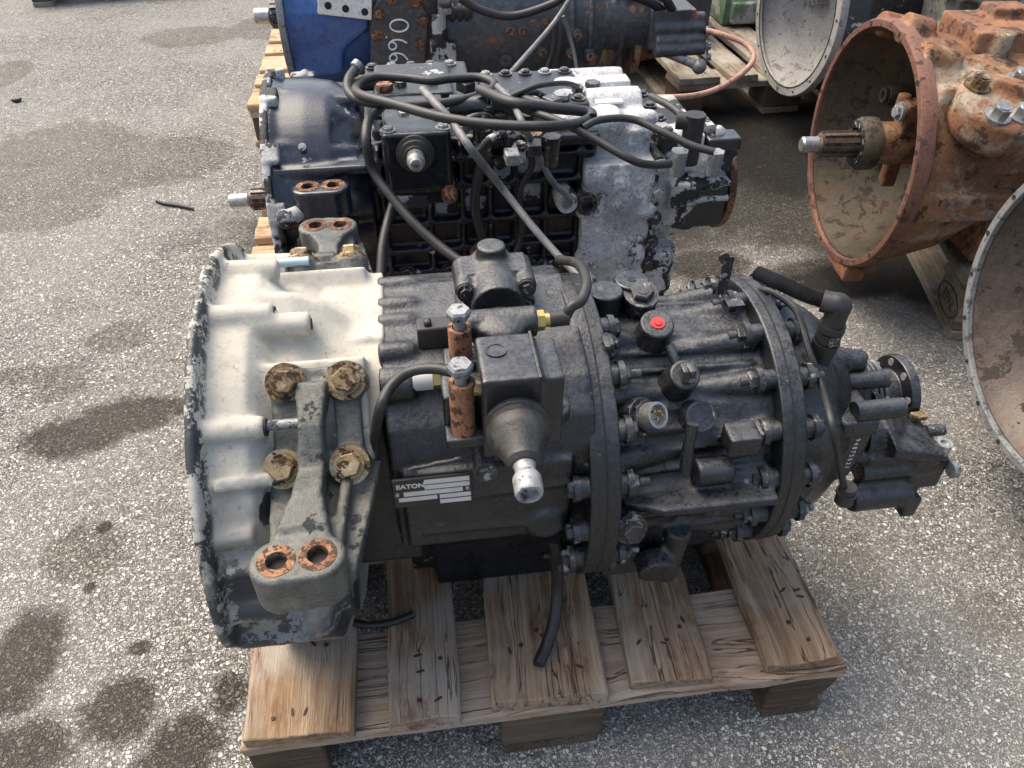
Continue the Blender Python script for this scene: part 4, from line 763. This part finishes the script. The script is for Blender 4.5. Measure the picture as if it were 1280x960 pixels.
m = MB(); m.lathe([(0, .135), (.04, .13), (.06, .12), (.11, .11), (.15, .10)], (.715, Y2-.03, Z2+.01), (1, 0, 0), 40)
m.bb(.72, .80, .80, 1.0, .47, .53); m.bb(.77, .86, .80, .98, .46, .50); m.bb(.74, .79, .775, .85, .40, .45)
for z in (.49, .46, .43, .40): m.bb(.80, .868, .80, .86, z-.005, z+.005)
m.cyl((.735, .80, .31), (.735, .79, .22), .04, .036); m.bb(.705, .76, .775, .83, .2, .26)
for i in range(22): m.sphere((rr_.uniform(.72, .84), rr_.uniform(.80, .84), rr_.uniform(.34, .52)), rr_.uniform(.010, .022), 10, (1.2, .8, 1))
put('tail_housing', m, M['aludirty'], G2, remesh=.004, relax=2, label='tail housing half black paint, half white corrosion')
put('tail_box', MB().bb(.805, .868, .795, .84, .498, .522), M['blacksmooth'], G2, bevel=.004)
put('tail_panel', MB().bb(.76, .865, .806, .82, .34, .42), M['blacksmooth'], G2, bevel=.004)
put('output_flange', MB().lathe([(0, .05), (.02, .05), (.022, .098), (.036, .098), (.037, .03)], (.85, Y2-.04, Z2+.005), (1, 0, 0), 40), M['rust'], G2, bevel=.001)
q = onZ(772, 113, .575); put('label_plate', MB().box(onZ(760, 125, .572), (.05, .03, .004)), M['whitepaint'], G2)
# valve with connector at the far right
q0, q1 = onZ(813, 120, .60), onZ(862, 152, .60); hose(G2, [q0, q0.lerp(q1, .5)+V((0, 0, .004)), q1], .006); q2 = onZ(868, 152, .60)
put('elbow_connector', MB().cyl(q1-V((.02, -.008, 0)), q2, .014).cyl(q2+V((0, 0, .012)), q2-V((0, 0, .07)), .017, .016), M['rubber'], G2)
# hoses and cables lying on top
z = .615
hose(G2, [onZ(446, 84, .63), onZ(436, 98, .63), onZ(436, 115, .62), onZ(455, 127, z), onZ(500, 131, z), onZ(560, 128, z), onZ(605, 117, z), onZ(618, 105, z), onZ(600, 97, z), onZ(565, 98, z), onZ(540, 101, z), onZ(505, 97, z), onZ(470, 96, z), onZ(447, 106, z), onZ(450, 118, z+.015), onZ(495, 131, z+.02), onZ(550, 146, z+.02), onZ(610, 155, z+.02), onZ(680, 158, z+.02), onZ(722, 154, z+.01), onZ(738, 145, z), onZ(725, 138, z), onZ(690, 133, z), onZ(650, 122, z)], .0076, k=6)
put('hose_end', MB().cyl(onZ(446, 84, .63)+V((-.002, -.006, 0)), onZ(449, 80, .635), .0115, n=16), M['zinc'], G2)
hose(G2, [onZ(476, 134, .605), onZ(461, 150, .60), onZ(458, 178, .58), onY(466, 212, .73), onY(486, 242, .70), onY(515, 276, .66), onY(550, 308, .62), onY(586, 334, .58)], .0080)
hose(G2, [onZ(528, 112, .64), onZ(545, 130, .645), onZ(565, 152, .63), onZ(590, 188, .61), onY(625, 232, .68), onY(668, 286, .62), onY(700, 322, .57), onY(724, 345, .53)], .0062, 'greycable', 'steel_cable')
hose(G2, [onZ(622, 108, .63), onZ(640, 128, .63), onZ(655, 158, .62), onY(672, 192, .74), onY(690, 226, .74), onY(713, 248, .74)], .0055, 'greycable', 'steel_cable')
hose(G2, [onZ(632, 128, .62), onZ(665, 140, .625), onZ(700, 152, .625), onZ(740, 172, .61), onZ(790, 200, .59), onZ(815, 206, .575), onZ(838, 205, .57)], .0062)
hose(G2, [onZ(728, 160, .62), onZ(750, 150, .625), onZ(790, 149, .62), onZ(830, 166, .61), onZ(865, 182, .60), onZ(893, 190, .595)], .0058)
hose(G2, [onZ(635, 122, .62), onZ(670, 108, .63), onZ(705, 104, .62), onZ(722, 108, .60)], .0045)
hose(G2, [onZ(600, 112, .63), onZ(640, 128, .64), onZ(690, 135, .63), onZ(735, 140, .62), onZ(740, 148, .62)], .0085)
put('corrugated_conduit', MB().tube([onZ(634, 128, .60), onZ(636, 150, .585), onY(637, 175, .76), onY(634, 198, .76), onY(620, 208, .76)], .010, 12, 12, rf=lambda t, i: .0105 if i % 2 else .0085), M['rubber'], G2, smooth=80)
put('corrugated_conduit', MB().tube([onY(492, 255, .72), onY(484, 280, .68), onY(478, 310, .64), onY(476, 345, .60)], .008, 12, 22, rf=lambda t, i: .0085 if i % 2 else .0068), M['rubber'], G2, smooth=80)
put('air_hose', MB().tube([onY(655, 170, .76), onY(665, 205, .76), onY(650, 240, .76), onY(652, 290, .76), onY(640, 330, .74)], .006, 8), M['rubber'], G2)

# ================================================================= slate gearbox with chalk number, blue bell
Y3, Z3 = 2.22, .375; FY3 = 2.02
G3 = empty('gearbox', (.5, Y3, .144), 'slate-grey gearbox with blue bell housing and cover plate marked 0.66', 'gearbox')
m = MB(); m.rings([half_bell(x, Y3, Z3, r, r2, 0, 360) for x, r, r2 in [(-.062, .225, .215), (-.04, .218, .208), (.05, .215, .205), (.12, .20, .19), (.20, .175, .17)]]+[half_bell(x, Y3, Z3, r, r) for x, r in [(.2, .06), (.17, .10), (.0, .17), (-.062, .185)]], closed=True)
p = [onY(x, y, FY3-.002) for x, y in ((366, 102), (366, 15), (460, 24), (460, 36), (430, 62), (428, 92))]; m.prism(p, (0, .12, 0))
b3 = put('bell_housing', m, M['blue'], G3, remesh=.006, relax=3, label='blue painted bell housing')
put('bell_rim', MB().ring((-.078, Y3, Z3), (1, 0, 0), .02, .235, .18, 56), M['greyrim'], b3, bevel=.002)
p = [onY(x, y, FY3-.012) for x, y in ((397, -14), (397, 18), (465, 26), (465, -8))]
wp = put('white_plate', MB().prism(p, (0, .03, 0)), M['whitepaint'], G3, bevel=.004)
for px, py in ((410, 7), (432, 11), (456, 15)): q = onY(px, py, FY3-.0125); put('plate_hole', MB().cyl(q+V((0, .003, 0)), q-V((0, .0006, 0)), .0105), M['hole'], wp)
splined(G3, (-.06, Y3, Z3), (-1, 0, 0), .12, .038, M['blackbolt'], 12, .42, .62)
m = MB(); m.bb(.18, .40, FY3+.012, 2.42, .2, .56); m.bb(.3, .9, 2.06, 2.38, .1455, .3)
rs = []
for x, r in [(.38, .205), (.42, .215), (.60, .215), (.72, .205), (.80, .19), (.92, .175)]: rs.append([ax(x, R_(i*7.5), r, Y3, Z3-.03) for i in range(48)])
m.rings(rs)
for x in (.76, .80, .86, .97): m.lathe([(0, .205 if x < .9 else .18), (.014, .205 if x < .9 else .18)], (x, Y3, Z3-.03), (1, 0, 0), 40)
m.cyl((.92, Y3-.08, Z3-.02), (1.08, Y3-.08, Z3-.02), .10, .10, 28); m.bb(.95, 1.10, 2.06, 2.3, .30, .44)
put('main_case', m, M['slate'], G3, remesh=.006, relax=3)
for px, py, r in ((638, 38, .017), (632, 75, .018), (678, 65, .015), (714, 68, .014), (738, 70, .016), (722, 45, .015), (652, 39, .012)):
    o_ = onY(px, py, FY3-.012); th = math.atan2(o_.z-(Z3-.03), o_.y-Y3); put('boss', MB().cyl(o_+V((0, .03, 0)), o_, r*1.2, r).ring(o_, (0, -1, 0), .003, r*1.05, r*.55), M['slate'], G3); put('boss_ring', MB().ring(o_-V((0, .001, 0)), (0, -1, .1), .003, r*.8, r*.4, 20), M['rustsleeve' if px != 632 else 'slate'], G3)
# cover plate with bolts and chalk number
p = [onY(x, y, FY3-.008) for x, y in ((462, 96), (466, 10), (478, -6), (520, -6), (536, 20), (531, 96))]
cp = put('cover_plate', MB().prism(p, (0, .03, 0)), M['slate'], G3, bevel=.004)
for px, py in ((473, 17), (472, 45), (488, -1), (519, 3), (528, 25), (525, 54), (467, 84), (493, 84), (520, 88)):
    q = onY(px, py, FY3-.008); nb = put('bolt', MB().cyl(q, q-V((0, .003, 0)), .0175, n=20).cyl(q, q-V((0, .014, 0)), .0115, n=6), M['rustring'], cp)
yy = FY3-.0095
def zz(lst): return [onY(440+x/8.73, y/8.73, yy) for x, y in lst]
for st_ in ([(515+100*math.cos(R_(a)), 280+66*math.sin(R_(a))) for a in range(10, 376, 24)], [(600, 470), (540, 440), (470, 436), (420, 460), (402, 500), (420, 535), (455, 540), (482, 515), (478, 480), (450, 462), (425, 462)], [(612, 655), (560, 600), (490, 580), (435, 596), (412, 630), (425, 660), (460, 668), (490, 645), (485, 610), (455, 592)], [(368, 405), (380, 408)]):
    put('chalk_number', MB().tube(zz(st_), .0027, 6, 6), M['ink'], cp)
# actuator next to the plate, pale corroded body
m = MB(); a, b = onY(538, 55, FY3-.04), onY(572, 100, FY3-.04); m.bb(a.x, b.x, FY3-.04, FY3+.06, b.z, a.z); m.cyl(V((a.x+.03, FY3-.02, a.z)), V((a.x+.03, FY3-.02, a.z+.08)), .022); m.cyl(V((a.x+.03, FY3-.02, a.z+.10)), V((a.x+.07, FY3-.02, a.z+.10)), .024)
put('actuator', m, M['aludirty'], G3, remesh=.004, relax=1); a = onY(545, -5, FY3-.02); put('actuator_bar', MB().bb(a.x-.015, a.x+.012, FY3-.02, FY3+.03, .33, .50), M['darkblue'], G3, bevel=.003)
m = MB()
for i in range(7): m.lathe([(0, .034 if i % 2 else .029), (.011, .034 if i % 2 else .029)], (a.x+.03+.011*i, FY3+.02, .41), (1, 0, 0), 20)
put('bellows', m, M['rubber'], G3)
# tail with fins and bolts
m = MB()
for py, Y_ in ((33, FY3+.0), (44, FY3-.01), (60, FY3-.02), (71, FY3-.03)):
    a_, b_ = onY(828, py-6, Y_), onY(882, py, Y_); m.cyl(V((a_.x-.02, Y_+.02, b_.z+.02)), V((b_.x, Y_+.02, b_.z+.02)), .022, .019, 20)
m.bb(1.06, 1.20, 2.02, 2.2, .28, .40)
put('tail_housing', m, M['slate'], G3, remesh=.005, relax=2)
for px, py in ((884, 40), (884, 58), (884, 71)): bolt(G3, M['zinc'], onY(px, py, FY3), (1, -.3, .2), .012, .012)
q = onY(874, 83, FY3-.05); put('white_plug', MB().cyl(q+V((-.10, .06, .03)), q, .014).sphere(q, .024, 14), M['zinc'], G3)
m = MB(); a = onY(835, 105, FY3+.05); m.lathe([(0, .10), (.02, .10), (.03, .06), (.10, .05)], (1.03, Y3-.05, .26), (1, 0, 0), 36); put('output_flange', m, M['rust'], G3)
hose(G3, [onY(884, 38, FY3-.02), onY(905, 44, FY3-.06), onY(930, 54, FY3-.10), onY(942, 68, FY3-.16), onY(935, 85, FY3-.22), onY(905, 107, FY3-.30), onY(870, 119, FY3-.36), onY(820, 122, FY3-.42), onY(760, 118, FY3-.46)], .0085, 'copper', 'rusty_cable')
hose(G3, [onY(575, -3, FY3-.06), onY(600, 12, FY3-.06), onY(640, 20, FY3-.06), onY(690, 5, FY3-.06), onY(706, -8, FY3-.06)], .012)
hose(G3, [onY(716, -6, FY3-.10), onY(690, 32, FY3-.14), onY(650, 78, FY3-.3), onY(620, 112, FY3-.5)], .0075, 'greycable', 'steel_cable')
hose(G3, [onY(704, 20, FY3-.06), onY(716, 60, FY3-.06), onY(724, 105, FY3-.1)], .006, 'greycable', 'steel_cable')
hose(G3, [onY(695, 25, FY3-.05), onY(692, 60, FY3-.05), onY(680, 92, FY3-.05), onY(650, 124, FY3-.08)], .009)
hose(G3, [onY(786, -8, FY3-.02), onY(815, 4, FY3-.0), onY(838, 20, FY3+.04)], .014); hose(G3, [onY(828, -10, FY3), onY(836, 5, FY3), onY(846, 22, FY3+.04)], .014)

# ================================================================= open bells: a shell turned round the shaft, mouth facing the camera's left
def open_bell(parent, c, rot, prof_out, prof_in, mo, mi, mrim, rimw, n=64, remesh=0):
    d = V((math.cos(rot), math.sin(rot), 0)); c = V(c)
    sh = put('bell_housing', MB().lathe(prof_out, c, d, n), mo, parent, smooth=40)
    inn = put('bell_inside', MB().lathe(prof_in, c, d, n), mi, sh, smooth=40)
    put('bell_rim', MB().lathe([(-.002, prof_in[0][1]), (-.006, prof_in[0][1]+.004), (-.006, rimw-.004), (0, rimw), (.022, rimw), (.024, prof_out[0][1]-.004)], c, d, n), mrim, sh, smooth=40); return d, sh, inn
def bell_open(mb_o, prof): return prof
# rusty gearbox
c4 = V((1.272, 1.063, .362)); r4 = R_(-5.4); d4 = V((math.cos(r4), math.sin(r4), 0)); s4 = V((-d4.y, d4.x, 0)); UPZ = V((0, 0, 1))
G4 = empty('gearbox', (1.6, 1.03, .144), 'orange-brown rusty gearbox with wide open bell and splined shaft', 'gearbox')
def L4(t, s, z): return c4+d4*t+s4*s+UPZ*z
m = MB(); m.lathe([(0, .246), (0, .262), (.024, .262), (.03, .250), (.08, .246), (.16, .225), (.24, .18), (.27, .17), (.27, .05), (.235, .06), (.215, .12), (.15, .19), (.06, .236)], c4, d4, 72, True)
rot4 = Matrix.Rotation(r4, 3, 'Z')
m.box(L4(.30, 0, .10), (.16, .34, .20), rot4); m.box(L4(.52, 0, .0), (.55, .34, .40), rot4)
m.box(L4(.14, -.235, -.02), (.22, .04, .06), rot4); m.cyl(L4(.012, 0, .255), L4(.07, 0, .24), .03); m.cyl(L4(.012, .1, .235), L4(.08, .1, .22), .026); m.cyl(L4(.012, -.1, .235), L4(.09, -.1, .215), .024)
m.box(L4(.02, -.07, -.262), (.05, .1, .036), rot4); m.box(L4(.06, -.02, -.262), (.06, .14, .03), rot4)
m.prism([L4(.03, -.24, .03), L4(.32, -.19, .03), L4(.32, -.15, .19), L4(.03, -.19, .20)], s4*.03)
m.box(L4(.5, -.02, -.19), (.3, .2, .04), rot4)
sh4 = put('bell_housing', m, M['rust'], G4, remesh=.0052, relax=4, label='rusty orange-brown housing')
m = MB(); m.lathe([(-.004, .2445), (.06, .2335), (.15, .187), (.205, .12), (.222, .058)], c4, d4, 64)
rs_in = MB(); rs_in.lathe([(.002, .2420), (.06, .2265), (.15, .1785), (.205, .112), (.222, .055), (.2285, .055), (.2105, .118), (.151, .184), (.06, .2315), (.002, .2475)], c4, d4, 64, True)
in4 = put('bell_inside', rs_in, M['rustdark'], sh4, smooth=60, label='dark brown bell inside')
put('bell_rim', MB().lathe([(-.008, .247), (-.008, .261), (.0, .2645), (.022, .2645), (.022, .258), (.0, .245)], c4, d4, 72, True), M['rustrim'], sh4, bevel=.001)
for a in range(0, 360, 30): th = R_(a+8); q = c4+s4*(math.cos(th)*.254)+UPZ*(math.sin(th)*.254)-d4*.0082; put('rim_hole', MB().cyl(q, q-d4*.0008, .0048), M['hole'], sh4)
for a, rr, t0 in ((60, .14, .16), (20, .17, .13), (100, .15, .15), (215, .13, .17), (330, .16, .14)): th = R_(a); q = c4+s4*(math.cos(th)*rr)+UPZ*(math.sin(th)*rr); put('inner_boss', MB().cyl(q+d4*(t0+.06), q+d4*(t0-.02), .03, .022, 20).ring(q+d4*(t0-.024), -d4, .006, .017, .009), M['rustdark'], in4)
# release bearing, fork and shaft
put('bearing_tube', MB().lathe([(.0, .030), (.0, .046), (.14, .046), (.145, .060), (.23, .060)], L4(.0, 0, .01), d4, 36), M['rust'], G4); put('release_bearing', MB().lathe([(-.008, .030), (-.014, .050), (-.002, .057), (.024, .057), (.03, .046)], L4(.0, 0, .01), d4, 40), M['rustdark'], G4)
put('bearing_ring', MB().ring(L4(-.016, 0, .01), d4, .01, .047, .034, 40), M['blackbolt'], G4)
splined(G4, L4(.0, 0, .01), -d4, .135, .028, M['shaftsteel'], 10, .30, .62)
put('release_fork', MB().box(L4(.09, -.02, .075), (.06, .05, .07), rot4).cyl(L4(.065, .0, .08), L4(.065, .0, .12), .014).box(L4(.10, .02, .0), (.03, .03, .20), rot4), M['rust'], G4, remesh=.004, relax=2)
bolt(G4, M['zinc'], L4(.045, -.035, .095), -d4, .014, .012)
# top cover and engine-mount lugs
m = MB(); m.box(L4(.24, .02, .225), (.20, .16, .07), rot4); m.cyl(L4(.33, .02, .20), L4(.33, .02, .285), .035); m.cyl(L4(.43, .02, .20), L4(.43, .02, .285), .035); m.box(L4(.38, .02, .235), (.16, .07, .07), rot4); m.cyl(L4(.19, -.06, .18), L4(.19, -.06, .262), .022); m.box(L4(.25, .06, .255), (.08, .06, .05), rot4)
tc = put('top_cover', m, M['rust'], G4, remesh=.0045, relax=2)
for t in (.33, .43): q = L4(t, .02, .285); put('lug_hole', MB().cyl(q-UPZ*.003, q+UPZ*.0006, .017), M['hole'], tc)
# round pad with big bolts towards the camera
pd = onY(1262, 126, .82); n_ = V((.04, -.30, .95)).normalized()
m = MB(); m.lathe([(-.07, .080), (-.05, .090), (-.006, .090), (0, .084)], pd, n_, 40); m.lathe([(-.07, .080), (-.05, .090), (-.006, .090), (0, .084)], pd+V((.13, .0, 0)), n_, 40); m.box(pd-n_*.033+V((.065, .06, 0)), (.20, .22, .066), n_.to_track_quat('Z', 'Y').to_matrix()); m.box(pd+n_*.004+V((.01, .03, .01)), (.035, .16, .03), Matrix.Rotation(R_(30), 3, 'Z'))
pdl = put('mounting_pad', m, M['rust'], G4, remesh=.004, relax=3)
for px, py in ((1221, 108), (1272, 102), (1246, 146), (1275, 146)): q = onP(px, py, pd, n_); put('pad_bolt', MB().cyl(q-n_*.004, q+n_*.004, .024, n=22).cyl(q, q+n_*.022, .0165, n=6).cyl(q+n_*.02, q+n_*.024, .011, n=12), M['yellowzinc'] if px < 1240 else M['steel'], pdl)
q = L4(.30, -.10, .203); put('plug', MB().cyl(q, q+UPZ*.02, .016).cyl(q+UPZ*.0, q+V((.04, 0, .006)), .009), M['hole'], G4)
put('seam', MB().box(L4(.40, -.03, .2035), (.006, .26, .004), Matrix.Rotation(r4+R_(22), 3, 'Z')), M['hole'], G4)
# EPAL stamp on the pallet's corner block
def P4L(x, y, z): return Matrix.Rotation(az, 4, 'Z') @ V((x, y, z))
bl4 = [o for o in P4.children if o.name.startswith('block')][0]
for nm, mk in (('stamp_lettering', 'EPAL'),):
    t_ = text_mesh(nm, mk, .040, M['stencil'], None, (0, 0, 0), (0, 0, 0), .0002, .8); t_.parent = bl4; t_.location = (.0012, .074, .061); t_.rotation_euler = (math.pi/2, 0, -math.pi/2)
me = MB(); me.tube([V((.0012, .074+math.cos(R_(a))*.062, .061+math.sin(R_(a))*.031)) for a in range(0, 361, 15)], .0016, 6, 2); mm = me.mesh('stamp_oval'); mm.materials.append(M['stencil']); oo = bpy.data.objects.new('stamp_oval', mm); COL.objects.link(oo); oo.parent = bl4

# ---- gearbox at the right edge: dusty brown bell mouth with worn grey rim
c5 = V((1.242, .326, .402)); r5 = R_(-2.3); d5 = V((math.cos(r5), math.sin(r5), 0)); s5 = V((-d5.y, d5.x, 0))
G5 = empty('gearbox', (1.5, .31, .144), 'gearbox with dusty brown bell mouth and worn grey rim beside the EPAL pallet', 'gearbox')
m = MB(); m.lathe([(.0, .250), (.0, .256), (.02, .256), (.10, .245), (.17, .20), (.24, .17), (.60, .165), (.64, .12), (.64, .02), (.19, .02), (.18, .12), (.14, .185), (.06, .235)], c5, d5, 64, True); m.box(c5+d5*.42+UPZ*(-.10), (.34, .22, .306))
sh5 = put('bell_housing', m, M['slate'], G5, remesh=.006, relax=2)
in5 = put('bell_inside', MB().lathe([(.003, .2450), (.05, .230), (.055, .219), (.11, .198), (.130, .16), (.162, .118), (.166, .06), (.164, .02), (.182, .02), (.184, .065), (.178, .13), (.14, .18), (.115, .215), (.05, .2415), (.003, .2500)], c5, d5, 64, True), M['brownin'], sh5, smooth=50, label='dusty brown bell inside')
put('bell_rim', MB().lathe([(-.008, .2465), (-.008, .2595), (-.003, .2625), (.020, .2625), (.020, .255), (.0, .245)], c5, d5, 72, True), M['greyrim'], sh5, bevel=.0012)
for a in range(0, 360, 18): th = R_(a+5); q = c5+s5*(math.cos(th)*.2535)+UPZ*(math.sin(th)*.2535)-d5*.0082; put('rim_hole', MB().cyl(q, q-d5*.0008, .0042), M['hole'], sh5)
for a, rr, t0, sz in ((150, .185, .085, .032), (120, .185, .085, .03), (184, .165, .105, .026), (213, .175, .09, .03), (172, .12, .135, .02), (240, .17, .09, .03)):
    th = R_(a); q = c5+s5*(math.cos(th)*rr)+UPZ*(math.sin(th)*rr); put('inner_boss', MB().cyl(q+d5*(t0+.05), q+d5*(t0-.035), sz*1.1, sz*.7, 20), M['brownin'], in5, bevel=.004)
for a in (165, 200, 135, 235):
    th = R_(a); e_ = s5*math.cos(th)+UPZ*math.sin(th); put('inner_rib', MB().prism([c5+e_*.06+d5*.17, c5+e_*.20+d5*.12, c5+e_*.20+d5*.085, c5+e_*.06+d5*.13], e_.cross(d5)*.012), M['brownin'], in5, bevel=.004)
q = onP(1272, 466, c5+d5*.12, d5); put('rubber_grommet', MB().sphere(q, .016, 14, (.8, 1, 1.5)).cyl(q-UPZ*.01, q-UPZ*.032, .007), M['rubber'], G5)
P5 = pallet((1.50, -.36, 0), R_(2), .9, 'dusty pallet under the gearbox with the brown bell mouth', M['greywood'], M['greywood'], M['darkwood'])

# ---- far gearbox: pale grey bell mouth, dark body
c6 = V((1.515, 1.987, .401)); r6 = R_(3.2); d6 = V((math.cos(r6), math.sin(r6), 0)); s6 = V((-d6.y, d6.x, 0))
G6 = empty('gearbox', (1.9, 2.0, .144), 'dark gearbox with pale grey bell mouth behind the rusty gearbox', 'gearbox')
m = MB(); m.lathe([(.0, .248), (.0, .254), (.02, .254), (.10, .24), (.17, .20), (.24, .17), (.62, .165), (.66, .12), (.66, .02), (.19, .02), (.18, .12), (.14, .185), (.06, .235)], c6, d6, 56, True); m.box(c6+d6*.42+UPZ*(-.10), (.4, .24, .306)); m.box(c6+d6*.2+UPZ*.17, (.3, .2, .12))
for a in (100, 140, 180, 210): m.cyl(c6+s6*(math.cos(R_(a))*.245)+UPZ*(math.sin(R_(a))*.245), c6+s6*(math.cos(R_(a))*.2)+UPZ*(math.sin(R_(a))*.2)+d6*.2, .02, .03)
sh6 = put('bell_housing', m, M['darkblue'], G6, remesh=.007, relax=2)
in6 = put('bell_inside', MB().lathe([(.003, .2430), (.05, .229), (.055, .219), (.11, .198), (.130, .16), (.162, .118), (.166, .06), (.164, .02), (.182, .02), (.184, .065), (.178, .13), (.14, .18), (.115, .215), (.05, .2405), (.003, .2485)], c6, d6, 56, True), M['greyin'], sh6, smooth=50, label='pale grey bell inside')
put('bell_rim', MB().lathe([(-.008, .232), (-.008, .2595), (-.003, .2625), (.016, .2625), (.016, .25), (.0, .230)], c6, d6, 64, True), M['greyin'], sh6, bevel=.0012)
put('bell_lip', MB().ring(c6-d6*.0094, d6, .002, .2345, .2315, 64), M['hole'], sh6)
for a in range(0, 360, 24): th = R_(a+5); q = c6+s6*(math.cos(th)*.2475)+UPZ*(math.sin(th)*.2475)-d6*.0082; put('rim_hole', MB().cyl(q, q-d6*.0008, .0045), M['hole'], sh6)
put('inspection_cover', MB().prism([onP(x, y, c6+d6*.09, d6) for x, y in ((968, 96), (978, 89), (1002, 90), (990, 104))], d6*.05), M['silt'], in6, bevel=.002)
for i in range(5): q = onP(1020-i*5, 3+i*.6, c6+d6*.12, d6); put('spline_end', MB().cyl(q, q+d6*.05, .008), M['steel'], G6)
P6 = pallet((1.22, 2.13, 0), R_(2), 1.2, 'old grey pallet with green-tinged boards beyond the rusty cable', M['greywood'], M['greywood'], M['darkwood'])
# ---- ribbed grey-green housing at the far right
G7 = empty('gearbox', (2.15, 1.75, .0), 'grey-green ribbed gearbox housing behind the rusty gearbox', 'gearbox')
m = MB(); m.bb(1.84, 2.6, 1.72, 2.1, .15, .62)
for x in (1.86, 1.97, 2.08, 2.2, 2.35): m.box((x, 1.715, .42), (.014, .05, .44), Matrix.Rotation(R_(-14), 3, 'Y'))
for z in (.36, .45, .55): m.box((2.1, 1.715, z), (.6, .05, .014), Matrix.Rotation(R_(10), 3, 'Y'))
for px, py in ((1249, 28), (1278, 12), (1235, 8)): q = onY(px, py, 1.70); m.cyl(q+V((0, .05, 0)), q-V((0, .02, 0)), .034)
sh7 = put('ribbed_housing', m, M['silt'], G7, remesh=.006, relax=2)
for px, py in ((1249, 28), (1278, 12)): q = onY(px, py, 1.68); put('boss_ring', MB().ring(q, (0, -1, 0), .006, .026, .010, 24), M['greyin'], sh7)
P7 = pallet((1.8, 1.68, 0), R_(-2), 1.2, 'shaded pallet under the ribbed grey-green housing', M['greywood'], M['greywood'], M['darkwood'])
# ---- dark oil pan and green casting on the far pallet
q0, q1 = onZ(700, 24, .146), onZ(884, 30, .146)
m = MB(); a, b = onZ(790, 32, .20), onZ(886, 32, .20)
m.bb(a.x-.3, b.x, b.y, b.y+.5, .147, .36); m.bb(a.x-.32, b.x+.02, b.y-.02, b.y+.5, .185, .20)
pan = single('oil_pan', m, M['slate'], 'dark slate-coloured oil pan with a flanged edge on old pallet', 'oil pan', base=(a.x, b.y, .147), bevel=.006)
q = onZ(878, 30, .19)
a = onZ(905, 18, .19); m = MB(); m.bb(a.x, a.x+.5, a.y, a.y+.3, .147, .34); m.bb(a.x+.02, a.x+.12, a.y-.04, a.y+.1, .16, .24); m.bb(a.x+.2, a.x+.45, a.y-.03, a.y+.1, .20, .28); m.cyl((a.x+.12, a.y, .26), (a.x+.3, a.y-.03, .26), .05)
single('green_casting', m, M['green'], 'chipped green and grey casting beside the oil pan', 'casting', base=(a.x, a.y, .147), remesh=.006, relax=2)
# ---- pallet far behind on the left, only its feet in view
F1, F2 = onZ(42, 9.5, 0), onZ(133, 2, 0)
P8 = pallet((F1.x, F1.y, 0), math.atan2((F2-F1).y, (F2-F1).x), 1.2, 'far pallet across the yard with dark damp block feet', M['greywood'], M['greywood'], M['darkwood'])
# ---- litter on the asphalt
pts = [onZ(x, y, .004) for x, y in ((195, 252), (205, 255), (222, 257), (242, 262))]
rs = [[p+V((0, .006*w_, -.003)), p+V((0, .006*w_, .005)), p+V((0, -.006*w_, .006)), p+V((0, -.006*w_, -.003))] for p, w_ in zip(pts, (.5, 1, 1.2, .6))]
single('rubber_strip', MB().rings(rs), M['rubber'], 'thin black rubber strip lying on the asphalt', 'rubber strip', base=pts[0])
q = onZ(20, 125, .008); m = MB(); m.sphere(q, .016, 8, (1.3, .7, .6)); m.sphere(q+V((.012, .004, .002)), .009, 8, (1, 1, .8)); single('oily_lump', m, M['rubber'], 'small black lump of grease on the asphalt', 'lump', base=q, remesh=.003)
# ---- input shaft and bearing plate inside the cream bell
splined(G1, (.215, AY, AZ), (-1, 0, 0), .16, .021, M['shaftsteel'], 10, .3, .62)
put('bearing_plate', MB().lathe([(0, .10), (.012, .10), (.014, .05), (.03, .045)], (.226, BC[0], BC[1]), (-1, 0, 0), 40), M['greycast'], G1, bevel=.002)
